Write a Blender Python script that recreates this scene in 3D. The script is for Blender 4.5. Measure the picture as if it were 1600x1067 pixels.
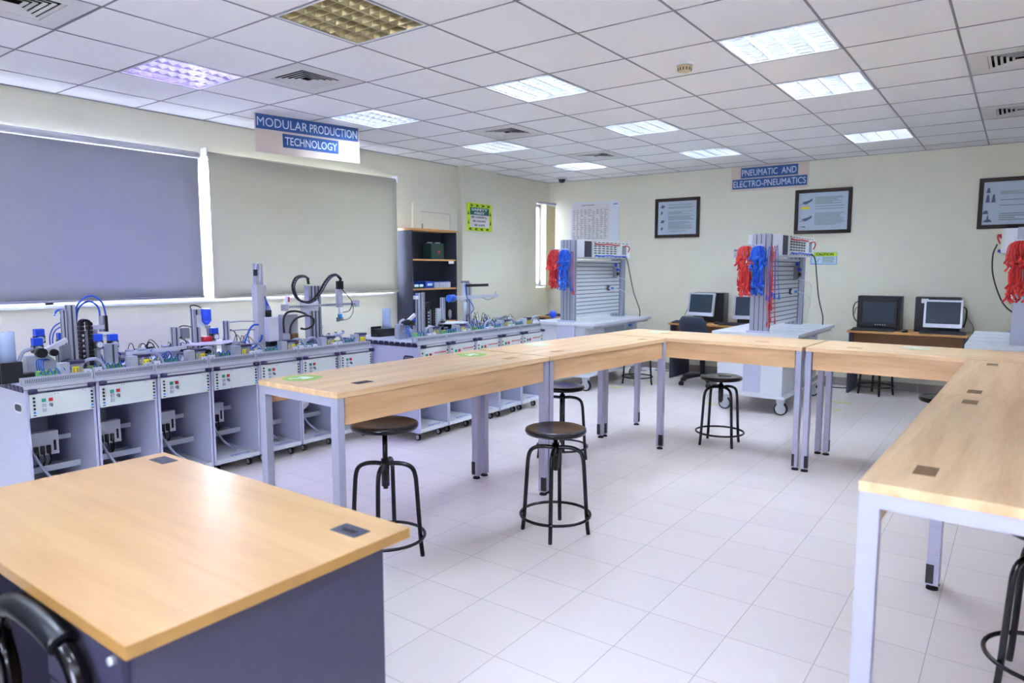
import bpy, math, random
from mathutils import Vector, Matrix
R = random.Random(7)
PI = math.pi
for o in list(bpy.data.objects): bpy.data.objects.remove(o)
SC = bpy.context.scene
COL = SC.collection
V = Vector

# ------------------------------------------------------------------ camera
CAM_H, FPX = 1.47, 1081.0
PITCH = math.atan(113.5 / FPX)
YAW = math.atan(798 / math.hypot(FPX, 113.5))
cam = bpy.data.cameras.new('camera')
cam.sensor_width = 36.0
cam.lens = FPX / 1600 * 36
cam.clip_start = 0.05
cam.dof.use_dof = True
cam.dof.focus_distance = 4.6
cam.dof.aperture_fstop = 2.5
camo = bpy.data.objects.new('camera', cam)
COL.objects.link(camo)
camo.location = (0, 0, CAM_H)
camo.rotation_euler = (PI / 2 - PITCH, 0, YAW)
SC.camera = camo

# ------------------------------------------------------------------ light and exposure
SC.view_settings.view_transform = 'Standard'
SC.view_settings.look = 'None'
SC.view_settings.gamma = 1
SC.view_settings.use_curve_mapping = False
SC.view_settings.exposure = 1.98
TUBE_POWER = 27.0
WORLD_POWER = 8.0
w = bpy.data.worlds.new('daylight')
SC.world = w
w.use_nodes = True
bg = w.node_tree.nodes['Background']
bg.inputs[0].default_value = (0.80, 0.81, 1.0, 1)
bg.inputs[1].default_value = WORLD_POWER

# room measures
XL, XR, YF, YB, ZC = -6.226, 2.35, -2.0, 9.486, 2.841
WX0, WX1, WZ0, WZ1 = -0.6, 6.02, 1.17, 2.50          # left window band (along y)
for (px_, py_, zc, sy, sz, rot) in ((XL - .26, 2.7, 1.83, 6.6, 1.33, (0, -PI / 2, 0)), (XL - .26, 9.26, 1.84, .3, 1.25, (0, -PI / 2, 0)), (-.25, YF - .26, 1.55, 1.7, 1.5, (PI / 2, 0, PI))):
    L = bpy.data.lights.new('window_portal', 'AREA')
    L.shape = 'RECTANGLE'; L.size = sz; L.size_y = sy
    L.cycles.is_portal = True
    lo = bpy.data.objects.new('window_portal', L)
    if rot[0]: L.size, L.size_y = sy, sz
    lo.location = (px_, py_, zc)
    lo.rotation_euler = rot
    COL.objects.link(lo)

# the camera's own rays, used to plan where a thing stands on a chosen plane
_f = V((-math.sin(YAW) * math.cos(PITCH), math.cos(YAW) * math.cos(PITCH), -math.sin(PITCH)))
_r = V((math.cos(YAW), math.sin(YAW), 0))
_u = _r.cross(_f)
def _ray(px, py): return _f + _r * ((px - 800) / FPX) - _u * ((py - 533.5) / FPX)
def at_x(px, py, x): d = _ray(px, py); return V((0, 0, CAM_H)) + d * (x / d.x)
def at_y(px, py, y): d = _ray(px, py); return V((0, 0, CAM_H)) + d * (y / d.y)
def at_z(px, py, z): d = _ray(px, py); return V((0, 0, CAM_H)) + d * ((z - CAM_H) / d.z)

# ------------------------------------------------------------------ materials
def srgb(c):
    return tuple(((v / 255) / 12.92 if v / 255 <= .04045 else ((v / 255 + .055) / 1.055) ** 2.4) for v in c) + (1,)
def mat(name, c, rough=.5, metal=0, var=.06, scale=14, coat=0, bump=0, emit=None, stretch=(1, 1, 1), spec=.5, trans=0, alpha=1):
    m = bpy.data.materials.new(name); m.use_nodes = True
    nt = m.node_tree; N = nt.nodes; b = N['Principled BSDF']
    base = srgb(c)
    tc = N.new('ShaderNodeTexCoord'); mp = N.new('ShaderNodeMapping'); nz = N.new('ShaderNodeTexNoise')
    mp.inputs['Scale'].default_value = stretch
    nz.inputs['Scale'].default_value = scale; nz.inputs['Detail'].default_value = 3
    rp = N.new('ShaderNodeValToRGB')
    rp.color_ramp.elements[0].position = .3; rp.color_ramp.elements[1].position = .7
    rp.color_ramp.elements[0].color = tuple(v * (1 - var) for v in base[:3]) + (1,)
    rp.color_ramp.elements[1].color = tuple(min(1, v * (1 + var)) for v in base[:3]) + (1,)
    nt.links.new(tc.outputs['Object'], mp.inputs[0]); nt.links.new(mp.outputs[0], nz.inputs[0])
    nt.links.new(nz.outputs[0], rp.inputs[0]); nt.links.new(rp.outputs[0], b.inputs['Base Color'])
    b.inputs['Roughness'].default_value = rough; b.inputs['Metallic'].default_value = metal
    b.inputs['Specular IOR Level'].default_value = spec
    b.inputs['Coat Weight'].default_value = coat; b.inputs['Coat Roughness'].default_value = .08
    b.inputs['Transmission Weight'].default_value = trans
    b.inputs['Alpha'].default_value = alpha
    if bump:
        bp = N.new('ShaderNodeBump'); bp.inputs['Strength'].default_value = bump; bp.inputs['Distance'].default_value = .002
        nt.links.new(nz.outputs[0], bp.inputs['Height']); nt.links.new(bp.outputs[0], b.inputs['Normal'])
    if emit:
        b.inputs['Emission Color'].default_value = srgb(emit[0]); b.inputs['Emission Strength'].default_value = emit[1]
    return m
def wood(name, c1, c2, rough, axis='x', sc=1.0):
    m = bpy.data.materials.new(name); m.use_nodes = True
    nt = m.node_tree; N = nt.nodes; b = N['Principled BSDF']
    tc = N.new('ShaderNodeTexCoord'); mp = N.new('ShaderNodeMapping')
    s = {'x': (.7, 9, 9), 'y': (9, .7, 9)}[axis]
    mp.inputs['Scale'].default_value = tuple(v * sc for v in s)
    n1 = N.new('ShaderNodeTexNoise'); n1.inputs['Scale'].default_value = 1.6; n1.inputs['Detail'].default_value = 6; n1.inputs['Distortion'].default_value = .6
    n2 = N.new('ShaderNodeTexNoise'); n2.inputs['Scale'].default_value = 12; n2.inputs['Detail'].default_value = 4
    mx = N.new('ShaderNodeMath'); mx.operation = 'MULTIPLY_ADD'; mx.inputs[1].default_value = .3
    rp = N.new('ShaderNodeValToRGB')
    rp.color_ramp.elements[0].position = .42; rp.color_ramp.elements[1].position = .82
    rp.color_ramp.elements[0].color = srgb(c1); rp.color_ramp.elements[1].color = srgb(c2)
    nt.links.new(tc.outputs['Object'], mp.inputs[0])
    nt.links.new(mp.outputs[0], n1.inputs[0]); nt.links.new(mp.outputs[0], n2.inputs[0])
    nt.links.new(n2.outputs[0], mx.inputs[0]); nt.links.new(n1.outputs[0], mx.inputs[2])
    nt.links.new(mx.outputs[0], rp.inputs[0]); nt.links.new(rp.outputs[0], b.inputs['Base Color'])
    b.inputs['Roughness'].default_value = rough
    return m
def tile_floor():
    m = bpy.data.materials.new('floor_tiles'); m.use_nodes = True
    nt = m.node_tree; N = nt.nodes; b = N['Principled BSDF']
    tc = N.new('ShaderNodeTexCoord'); mp = N.new('ShaderNodeMapping')
    mp.inputs['Location'].default_value = (.54 / .331 + 40, -2.97 / .331 + 40, 0)
    mp.inputs['Scale'].default_value = (1 / .331, 1 / .331, 1)
    br = N.new('ShaderNodeTexBrick')
    br.offset = 0; br.squash = 1
    br.inputs['Scale'].default_value = 1; br.inputs['Brick Width'].default_value = 1; br.inputs['Row Height'].default_value = 1
    br.inputs['Mortar Size'].default_value = .006; br.inputs['Mortar Smooth'].default_value = .3; br.inputs['Bias'].default_value = 0
    br.inputs['Color1'].default_value = srgb((234, 224, 220)); br.inputs['Color2'].default_value = srgb((229, 219, 215))
    br.inputs['Mortar'].default_value = srgb((184, 172, 170))
    nz = N.new('ShaderNodeTexNoise'); nz.inputs['Scale'].default_value = 3; nz.inputs['Detail'].default_value = 5
    mx = N.new('ShaderNodeMix'); mx.data_type = 'RGBA'; mx.blend_type = 'MULTIPLY'; mx.inputs[0].default_value = .05
    nt.links.new(tc.outputs['Object'], mp.inputs[0]); nt.links.new(mp.outputs[0], br.inputs[0])
    nt.links.new(tc.outputs['Object'], nz.inputs[0])
    nt.links.new(br.outputs[0], mx.inputs[6]); nt.links.new(nz.outputs[0], mx.inputs[7])
    nt.links.new(mx.outputs[2], b.inputs['Base Color'])
    b.inputs['Roughness'].default_value = .3
    bp = N.new('ShaderNodeBump'); bp.inputs['Strength'].default_value = .25; bp.inputs['Distance'].default_value = .002; bp.invert = True
    nt.links.new(br.outputs['Fac'], bp.inputs['Height']); nt.links.new(bp.outputs[0], b.inputs['Normal'])
    b.inputs['Specular IOR Level'].default_value = .45
    return m
def fabric(name, c, trans):
    m = mat(name, c, .9, var=.03, scale=300, bump=.1)
    nt = m.node_tree; N = nt.nodes; b = N['Principled BSDF']; out = N['Material Output']
    tr = N.new('ShaderNodeBsdfTranslucent'); tr.inputs[0].default_value = srgb(c)
    mx = N.new('ShaderNodeMixShader'); mx.inputs[0].default_value = trans
    nt.links.new(b.outputs[0], mx.inputs[1]); nt.links.new(tr.outputs[0], mx.inputs[2]); nt.links.new(mx.outputs[0], out.inputs[0])
    return m

M = dict(
    wall=mat('wall_paint', (232, 229, 208), .75, var=.015, scale=3, bump=.05),
    ceil=mat('ceiling_tile', (240, 240, 240), .9, var=.02, scale=160, bump=.15),
    tbar=mat('ceiling_grid', (140, 140, 148), .5, var=.02),
    floor=tile_floor(),
    skirt=mat('skirting_tile', (150, 138, 134), .4, var=.05, scale=4),
    top=wood('oak_laminate', (212, 170, 122), (242, 206, 158), .3, 'x'),
    apron=wood('oak_panel', (202, 156, 108), (230, 186, 138), .4, 'x'),
    dtop=wood('maple_laminate', (186, 144, 96), (204, 166, 116), .3, 'x', .6),
    dedge=mat('maple_edge', (176, 132, 70), .4, var=.05),
    orange=mat('beech_edge', (206, 150, 84), .4, var=.06),
    brownp=mat('brown_panel', (140, 96, 60), .5, var=.1, stretch=(1, 1, 8)),
    leg=mat('grey_lacquered_steel', (178, 178, 200), .4, metal=.2, var=.02),
    plastic=mat('black_plastic', (26, 26, 30), .45, var=.1),
    gloss=mat('glossy_black_enamel', (11, 7, 13), .2, var=.05, coat=.1, spec=.35),
    dark=mat('charcoal_laminate', (64, 62, 86), .45, var=.04, scale=30),
    shelfd=mat('dark_grey_laminate', (58, 62, 74), .7, var=.04, spec=.3),
    blackl=mat('black_leather', (18, 20, 26), .35, var=.15, scale=60, bump=.3),
    chairf=mat('navy_chair_fabric', (48, 56, 72), .8, var=.12, scale=200, bump=.3),
    white=mat('white_coated_steel', (222, 226, 232), .4, var=.015),
    board=mat('slotted_board_enamel', (216, 222, 226), .5, var=.01),
    postm=mat('anodised_post', (164, 168, 184), .45, metal=.15, var=.02),
    lav=mat('pale_lavender_steel', (196, 198, 222), .4, var=.02),
    inner=mat('cabinet_interior', (196, 200, 220), .5, var=.03),
    panel=mat('pale_green_panel', (218, 226, 222), .45, var=.015),
    alu=mat('brushed_aluminium', (182, 186, 200), .42, metal=.25, var=.05, scale=60, stretch=(1, 12, 1)),
    aluL=mat('light_aluminium', (206, 210, 216), .42, metal=.3, var=.03),
    slot=mat('dark_slot', (62, 64, 78), .7, var=.1),
    mid=mat('mid_grey_plastic', (128, 132, 142), .5, var=.05),
    duct=mat('grey_cable_duct', (176, 180, 190), .6, var=.03),
    greyhose=mat('grey_hose', (150, 156, 176), .5, var=.05),
    purple=mat('dark_violet_cap', (44, 38, 78), .45, var=.1),
    blue=mat('bright_blue_plastic', (28, 78, 214), .4, var=.08),
    bluet=mat('blue_air_tube', (36, 92, 196), .35, var=.08),
    cyanb=mat('light_blue_plastic', (40, 140, 220), .4, var=.05),
    red=mat('red_plastic', (206, 36, 50), .4, var=.08),
    redcab=mat('red_test_lead', (206, 34, 44), .45, var=.15),
    redcab2=mat('pale_red_test_lead', (236, 70, 60), .45, var=.15),
    blue2=mat('pale_blue_test_lead', (44, 122, 232), .4, var=.1),
    green=mat('green_terminal', (110, 178, 110), .5, var=.15, scale=60),
    greenb=mat('green_button', (28, 150, 120), .4, var=.03),
    yellow=mat('yellow_label', (232, 212, 40), .5, var=.05),
    pcb=mat('pale_blue_module', (150, 172, 214), .45, var=.08),
    clear=mat('clear_tube', (186, 204, 236), .12, var=.02, alpha=.55),
    glass=mat('window_glass', (240, 248, 255), .02, var=0, trans=1.0),
    navy=mat('navy_banner', (38, 84, 150), .6, var=.03),
    paper=mat('white_paper', (226, 222, 222), .7, var=.01),
    signbg=mat('cream_sign_board', (222, 206, 190), .7, var=.01),
    text=mat('pale_lettering', (230, 236, 245), .6, var=.01),
    ink=mat('black_ink', (22, 30, 26), .6, var=.05),
    print=mat('grey_print', (128, 138, 142), .7, var=.1),
    hiviz=mat('lime_sign_yellow', (196, 232, 10), .5, var=.04),
    dgreen=mat('dark_green_sign', (8, 92, 84), .5, var=.03),
    tape=mat('yellow_floor_tape', (226, 224, 60), .5, var=.06),
    frame=mat('dark_brown_frame', (50, 36, 34), .6, var=.1),
    poster=mat('pale_blue_poster', (184, 198, 212), .45, var=.01),
    picture=mat('blue_grey_print', (72, 86, 120), .5, var=.2, scale=80),
    caut=mat('caution_blue_white', (196, 222, 230), .5, var=.02),
    scr=mat('dark_screen', (48, 60, 72), .4, var=.08, scale=5, spec=.3),
    silver=mat('silver_bezel', (198, 202, 210), .35, metal=.3, var=.02),
    pc=mat('black_computer_case', (16, 18, 24), .5, var=.1),
    pcs=mat('grey_computer_side', (92, 98, 96), .5, var=.05),
    boxg=mat('dark_green_metal_box', (36, 66, 56), .4, var=.08),
    bind=mat('blue_case', (24, 70, 170), .4, var=.1),
    rubber=mat('black_rubber', (20, 20, 22), .7, var=.1),
    wheel=mat('grey_wheel', (190, 194, 200), .4, var=.03),
    stick=mat('lime_sticker', (158, 206, 92), .5, var=.03),
    stick2=mat('glare_pale_sticker', (216, 222, 190), .5, var=.03),  # glare on the lime stickers, put into their colour
    arrow=mat('white_arrow', (238, 244, 232), .5, var=.01),
    brown=mat('brown_grommet', (122, 92, 52), .45, var=.15),
    beige=mat('beige_blind', (214, 200, 158), .8, var=.04),
    pvc=mat('white_pvc', (226, 230, 236), .35, var=.01),
    tube=mat('lit_tube', (255, 255, 255), .3, var=0, emit=((222, 236, 255), TUBE_POWER)),
    tubev=mat('violet_lit_tube', (255, 255, 255), .3, var=0, emit=((150, 120, 255), TUBE_POWER * .8)),
    tubeo=mat('unlit_tube', (226, 222, 210), .3, var=0),
    refl=mat('polished_louvre', (226, 230, 236), .16, metal=.9, var=.01),
    reflo=mat('warm_reflection_louvre', (206, 196, 166), .22, metal=.8, var=.01),  # warm reflections put into the colour of the unlit louvre
    ventm=mat('white_vent', (214, 212, 210), .5, var=.01),
    vdark=mat('vent_dark', (10, 10, 12), .8, var=.05),
    blindL=fabric('roller_blind_violet_grey', (174, 177, 182), .14),
    blindR=fabric('roller_blind_beige', (206, 204, 186), .15),
    orangew=mat('orange_wire', (224, 128, 40), .5, var=.1),
)

# ------------------------------------------------------------------ mesh builder
class MB:
    def __init__(s): s.v = []; s.f = []; s.s = []; s.m = []; s.mi = 0
    def _add(s, vs, fs, smooth=False):
        b = len(s.v); s.v += [tuple(p) for p in vs]
        for f in fs: s.f.append(tuple(b + i for i in f)); s.s.append(smooth); s.m.append(s.mi)
        return s
    def mat(s, i): s.mi = i; return s
    def box(s, x0, y0, z0, x1, y1, z1):
        x0, x1 = min(x0, x1), max(x0, x1); y0, y1 = min(y0, y1), max(y0, y1); z0, z1 = min(z0, z1), max(z0, z1)
        return s._add([(x0,y0,z0),(x1,y0,z0),(x1,y1,z0),(x0,y1,z0),(x0,y0,z1),(x1,y0,z1),(x1,y1,z1),(x0,y1,z1)],
                      [(0,3,2,1),(4,5,6,7),(0,1,5,4),(1,2,6,5),(2,3,7,6),(3,0,4,7)])
    def obox(s, c, sz, rot=None):
        h = [(x * sz[0] / 2, y * sz[1] / 2, z * sz[2] / 2) for z in (-1, 1) for (x, y) in ((-1,-1),(1,-1),(1,1),(-1,1))]
        c = V(c); vs = [(rot @ V(p) if rot else V(p)) + c for p in h]
        return s._add(vs, [(0,3,2,1),(4,5,6,7),(0,1,5,4),(1,2,6,5),(2,3,7,6),(3,0,4,7)])
    def bar(s, p0, p1, w, h=None):
        p0, p1 = V(p0), V(p1); d = p1 - p0; q = d.to_track_quat('Z', 'Y').to_matrix()
        return s.obox((p0 + p1) / 2, (w, h or w, d.length), q)
    def cyl(s, p0, p1, r, r2=None, n=14, caps=True):
        p0, p1 = V(p0), V(p1); d = p1 - p0; q = d.to_track_quat('Z', 'Y').to_matrix(); r2 = r if r2 is None else r2
        vs = []
        for i in range(n):
            a = 2 * PI * i / n; e = q @ V((math.cos(a), math.sin(a), 0)); vs += [p0 + e * r, p1 + e * r2]
        s._add(vs, [(2*i, 2*((i+1) % n), 2*((i+1) % n)+1, 2*i+1) for i in range(n)], True)
        if caps:
            b = len(s.v) - 2 * n
            for fs in (tuple(b + 2*i for i in range(n))[::-1], tuple(b + 2*i + 1 for i in range(n))):
                s.f.append(fs); s.s.append(False); s.m.append(s.mi)
        return s
    def tube(s, pts, r, n=8, sub=4, closed=False):
        P = [V(p) for p in pts]
        if sub > 1 and len(P) > 2:
            Q = []; k = len(P)
            rng = range(k) if closed else range(k - 1)
            for i in rng:
                a = P[(i-1) % k] if closed or i > 0 else P[0]*2 - P[1]
                b, c = P[i], P[(i+1) % k]
                d = P[(i+2) % k] if closed or i < k - 2 else P[-1]*2 - P[-2]
                for j in range(sub):
                    t = j / sub
                    Q.append(.5 * ((2*b) + (c - a)*t + (2*a - 5*b + 4*c - d)*t*t + (3*b - a - 3*c + d)*t**3))
            if not closed: Q.append(P[-1])
            P = Q
        k = len(P); rings = []
        up = None
        for i in range(k):
            t = (P[(i+1) % k] - P[(i-1) % k]) if closed else (P[min(i+1, k-1)] - P[max(i-1, 0)])
            if t.length < 1e-9: t = V((0, 0, 1))
            t.normalize()
            if up is None: up = t.orthogonal().normalized()
            up = (up - t * up.dot(t))
            if up.length < 1e-6: up = t.orthogonal()
            up.normalize(); sd = t.cross(up)
            rings += [P[i] + (up * math.cos(2*PI*j/n) + sd * math.sin(2*PI*j/n)) * r for j in range(n)]
        fs = []
        for i in range(k if closed else k - 1):
            for j in range(n):
                a = i*n + j; b = i*n + (j+1) % n; c = ((i+1) % k)*n + (j+1) % n; d = ((i+1) % k)*n + j
                fs.append((a, b, c, d))
        s._add(rings, fs, True)
        if not closed:
            b = len(s.v) - k*n
            s.f.append(tuple(b + j for j in range(n))[::-1]); s.s.append(False); s.m.append(s.mi)
            s.f.append(tuple(b + (k-1)*n + j for j in range(n))); s.s.append(False); s.m.append(s.mi)
        return s
    def ring(s, c, R_, r, n=36, m=8):
        return s.tube([(c[0] + R_*math.cos(2*PI*i/n), c[1] + R_*math.sin(2*PI*i/n), c[2]) for i in range(n)], r, m, 1, True)
    def lathe(s, c, prof, n=32):
        c = V(c); vs = []
        for (r, z) in prof:
            for i in range(n): a = 2*PI*i/n; vs.append(c + V((r*math.cos(a), r*math.sin(a), z)))
        fs = [(k*n+i, k*n+(i+1) % n, (k+1)*n+(i+1) % n, (k+1)*n+i) for k in range(len(prof)-1) for i in range(n)]
        s._add(vs, fs, True)
        b = len(s.v) - len(prof)*n
        s.f.append(tuple(b+i for i in range(n))[::-1]); s.s.append(False); s.m.append(s.mi)
        s.f.append(tuple(b+(len(prof)-1)*n+i for i in range(n))); s.s.append(False); s.m.append(s.mi)
        return s
    def prism(s, poly, axis, a0, a1):
        def p(u, v, t): return {'x': (t, u, v), 'y': (u, t, v), 'z': (u, v, t)}[axis]
        n = len(poly)
        vs = [p(u, v, a0) for u, v in poly] + [p(u, v, a1) for u, v in poly]
        return s._add(vs, [tuple(range(n))[::-1], tuple(range(n, 2*n))] + [(i, (i+1) % n, n+(i+1) % n, n+i) for i in range(n)])
    def quad(s, a, b, c, d): return s._add([a, b, c, d], [(0, 1, 2, 3)])
    def build(s, name, mats, parent=None, bevel=0, loc=None, rot=None):
        me = bpy.data.meshes.new(name)
        me.from_pydata(s.v, [], s.f); me.update()
        me.polygons.foreach_set('use_smooth', s.s)
        me.polygons.foreach_set('material_index', s.m)
        for k in (mats if isinstance(mats, (list, tuple)) else [mats]): me.materials.append(M[k])
        o = bpy.data.objects.new(name, me); COL.objects.link(o)
        if parent: o.parent = parent
        if loc: o.location = loc
        if rot: o.rotation_euler = rot
        if bevel:
            b = o.modifiers.new('bevel', 'BEVEL'); b.width = bevel; b.segments = 2; b.limit_method = 'ANGLE'; b.angle_limit = math.radians(50)
        return o
def tag(o, label=None, cat=None, group=None, kind=None):
    if label: o['label'] = label
    if cat: o['category'] = cat
    if group: o['group'] = group
    if kind: o['kind'] = kind
    return o
def thing(name, label, cat, loc=(0, 0, 0), rz=0, group=None):
    o = bpy.data.objects.new(name, None); COL.objects.link(o); o.empty_display_size = .1
    o.location = loc; o.rotation_euler = (0, 0, rz)
    return tag(o, label, cat, group)
KIDS = {}
def kids(o): return [c for c in bpy.data.objects if c.parent == o]
def copy_tree(o, parent=None, loc=None, rz=None, label=None):
    c = o.copy(); COL.objects.link(c); c.parent = parent
    if loc is not None: c.location = loc
    if rz is not None: c.rotation_euler = (0, 0, rz)
    if label: c['label'] = label
    for k in kids(o): copy_tree(k, c)
    return c
def text(name, body, mt, parent, origin, xdir, ydir, width, height, depth=.001, bold=0.0):
    """lettering as real geometry: origin is the lower left corner, xdir the reading direction"""
    cu = bpy.data.curves.new(name, 'FONT'); cu.body = body; cu.size = 1; cu.offset = bold if 'M' not in body else 0; cu.extrude = 0
    cu.resolution_u = 3
    t = bpy.data.objects.new(name, cu); COL.objects.link(t)
    dg = bpy.context.evaluated_depsgraph_get(); dg.update()
    me = bpy.data.meshes.new_from_object(t.evaluated_get(dg))
    bpy.data.objects.remove(t); bpy.data.curves.remove(cu)
    xs = [v.co.x for v in me.vertices]; ys = [v.co.y for v in me.vertices]
    x0, x1, y0, y1 = min(xs), max(xs), min(ys), max(ys)
    o, xd, yd = V(origin), V(xdir).normalized(), V(ydir).normalized()
    for v in me.vertices:
        v.co = o + xd * ((v.co.x - x0) / (x1 - x0) * width) + yd * ((v.co.y - y0) / (y1 - y0) * height)
    me.materials.clear(); me.materials.append(M[mt]); me.name = name
    ob = bpy.data.objects.new(name, me); COL.objects.link(ob)
    if parent: ob.parent = parent
    return ob

# ================================================================== the room
def struct(name, mb, mats, parent=None): 
    o = mb.build(name, mats, parent); o['kind'] = 'structure'; return o
struct('floor', MB().box(XL - .3, YF - .3, -.1, XR + .1, YB + .1, 0), 'floor')
m = MB()
T = .24
m.box(XL - T, YF, 0, XL, YB, WZ0).box(XL - T, YF, WZ1, XL, YB, 2.98)
m.box(XL - T, YF, WZ0, XL, WX0, WZ1).box(XL - T, WX1, WZ0, XL, 9.13, WZ1).box(XL - T, 9.41, WZ0, XL, YB, WZ1)
m.box(XL, 7.22, 0, XL + .09, 8.0, ZC)          # shallow pillar
struct('wall_left', m, 'wall')
struct('wall_back', MB().box(XL - T, YB, 0, XR + .1, YB + .1, 2.98), 'wall')
struct('wall_right', MB().box(XR, YF, 0, XR + .1, YB, 2.98), 'wall')
m = MB()
m.box(XL - T, YF - T, 0, XR + .1, YF, .8).box(XL - T, YF - T, 2.3, XR + .1, YF, 2.98).box(XL - T, YF - T, .8, -1.1, YF, 2.3).box(.6, YF - T, .8, XR + .1, YF, 2.3)  # opening left for the added window
struct('wall_front', m, 'wall')
m = MB()
x = XL
while x < XR:
    m.box(x + .002, YB - .012, 0, min(x + .329, XR), YB, .1); x += .331
struct('baseboard_back', m, 'skirt')
m = MB(); y = YF
while y < YB:
    m.box(XL, y + .002, 0, XL + .012, min(y + .329, YB), .1); y += .331
struct('baseboard_left', m, 'skirt')
# windows in the left wall
def window(n, y0, y1, z0, z1, mull):
    f = MB()
    for (a, b, c, d) in ((y0, y1, z0, z0+.05), (y0, y1, z1-.05, z1), (y0, y0+.05, z0, z1), (y1-.05, y1, z0, z1)):
        f.box(XL - .16, a, c, XL - .11, b, d)
    for q in mull: f.box(XL - .16, q - .03, z0, XL - .11, q + .03, z1)
    o = struct('window_%d' % n, f, 'pvc')
    struct('pane', MB().box(XL - .138, y0 + .04, z0 + .04, XL - .132, y1 - .04, z1 - .04), 'glass', o)
    struct('sill', MB().box(XL - .11, y0, z0 - .012, XL + .02, y1, z0 + .008), 'pvc', o)
window(1, WX0, WX1, WZ0, WZ1, (1.05, 2.3, 4.75))
window(2, 9.13, 9.41, 1.2, WZ1, ())

f = MB()
for (a, b, c, d) in ((-1.1, .6, .8, .85), (-1.1, .6, 2.25, 2.3), (-1.1, -1.05, .85, 2.25), (.55, .6, .85, 2.25)): f.box(a, YF-.16, c, b, YF-.11, d)
struct('pane', MB().box(-1.06, YF-.138, .84, .56, YF-.132, 2.26), 'glass', struct('window_3', f, 'pvc'))  # unseen window added as a daylight source

# ceiling: tiles in a metal grid, the cells of lamps and vents left open
XG = [-.986 + .6 * k for k in range(-9, 7)]
YG = [3.01 + .61 * k for k in range(-9, 12)]
LAMPS = []   # (ix, iy) lower corner of a cell
def cell(x, y):
    ix = max(i for i, v in enumerate(XG) if v <= x + 1e-4); iy = max(i for i, v in enumerate(YG) if v <= y + 1e-4); return ix, iy
lampspec = []
for (cx, name) in ((-4.9, 'left'), (-3.1, 'middle'), (-1.3, 'right')):
    for cy in ((.9, 2.7, 4.5, 6.3, 8.2) if name != 'right' else (.9, -.9, 4.5, 5.7, 8.2)):
        lampspec.append((cell(cx, cy), name, cy))
for cx in (-4.9, -3.1): lampspec.append((cell(cx, -.9), 'rear', -.9))
for cy in (.9, -.9): lampspec.append((cell(.5, cy), 'rear', cy))  # near-end and rear fixtures are unseen, added for their light
ventspec = [(cell(-4.25, 3.3), 3.3), (cell(-4.25, 5.7), 5.7), (cell(-4.25, 7.6), 7.6), (cell(-4.25, 1.5), 1.5), (cell(-.15, 5.7), 5.71), (cell(-.15, 7.6), 7.61)]
OPEN = {c for c, *_ in lampspec} | {c for c, _ in ventspec}
m = MB()
for i in range(len(XG) - 1):
    for j in range(len(YG) - 1):
        x0, x1, y0, y1 = max(XG[i], XL), min(XG[i+1], XR), max(YG[j], YF), min(YG[j+1], YB)
        if x1 <= x0 or y1 <= y0 or (i, j) in OPEN: continue
        m.box(x0, y0, ZC, x1, y1, ZC + .015)
struct('ceiling', m, 'ceil')
struct('ceiling', MB().box(XL - T, YF - .25, 2.98, XR + .1, YB + .1, 3.05), 'ceil')
m = MB()
for x in XG:
    if XL < x < XR: m.box(x - .006, YF, ZC - .003, x + .006, YB, ZC + .001)
for y in YG:
    if YF < y < YB: m.box(XL, y - .005, ZC - .003, XR, y + .005, ZC + .001)
m.box(XL, YF, ZC - .004, XL + .02, YB, ZC).box(XL, YB - .02, ZC - .004, XR, YB, ZC)
struct('trim_1', m, 'tbar')

# ------------------------------------------------------------------ ceiling lights
def make_light(kind):
    root = thing('ceiling_light', '', 'ceiling light')
    w, l = .584, .594
    f = MB()
    for (a, b, c, d) in ((-w/2, w/2, -l/2, -l/2+.012), (-w/2, w/2, l/2-.012, l/2), (-w/2, -w/2+.012, -l/2, l/2), (w/2-.012, w/2, -l/2, l/2)):
        f.box(a, c, -.004, b, d, .09)
    f.box(-w/2, -l/2, .09, w/2, l/2, .095)
    f.build('housing', 'white', root)
    lv = MB()
    nx, ny = 4, 8
    iw, il = w - .024, l - .024
    for i in range(1, nx):
        x = -iw/2 + iw * i / nx
        lv.prism([(x-.026, .089), (x+.026, .089), (x+.012, .03), (x+.003, 0), (x-.003, 0), (x-.012, .03)], 'y', -il/2, il/2)
    for sx in (-1, 1):
        x = sx * iw/2
        lv.prism([(x, .089), (x - sx*.026, .089), (x - sx*.012, .03), (x - sx*.002, 0), (x, 0)], 'y', -il/2, il/2)
    for j in range(1, ny):
        y = -il/2 + il * j / ny
        lv.prism([(y-.011, .048), (y+.011, .048), (y+.002, .003), (y-.002, .003)], 'x', -iw/2, iw/2)
    for sy in (-1, 1):
        y = sy * il/2
        lv.prism([(y, .089), (y - sy*.02, .089), (y - sy*.002, 0), (y, 0)], 'x', -iw/2, iw/2)
    lv.build('louvre', 'reflo' if kind == 'off' else 'refl', root)
    for i in range(nx):
        x = -iw/2 + iw * (i + .5) / nx
        MB().cyl((x, -il/2, .066), (x, il/2, .066), .013, n=10).build('tube', {'off': 'tubeo', 'violet': 'tubev'}.get(kind, 'tube'), root)
    return root
protoL = {k: make_light(k) for k in ('on', 'off', 'violet')}
usedL = set()
order = {.9: 'first', 2.7: 'second', 4.5: 'third', 5.7: 'fourth', 6.3: 'fourth', 8.2: 'fifth'}
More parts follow.
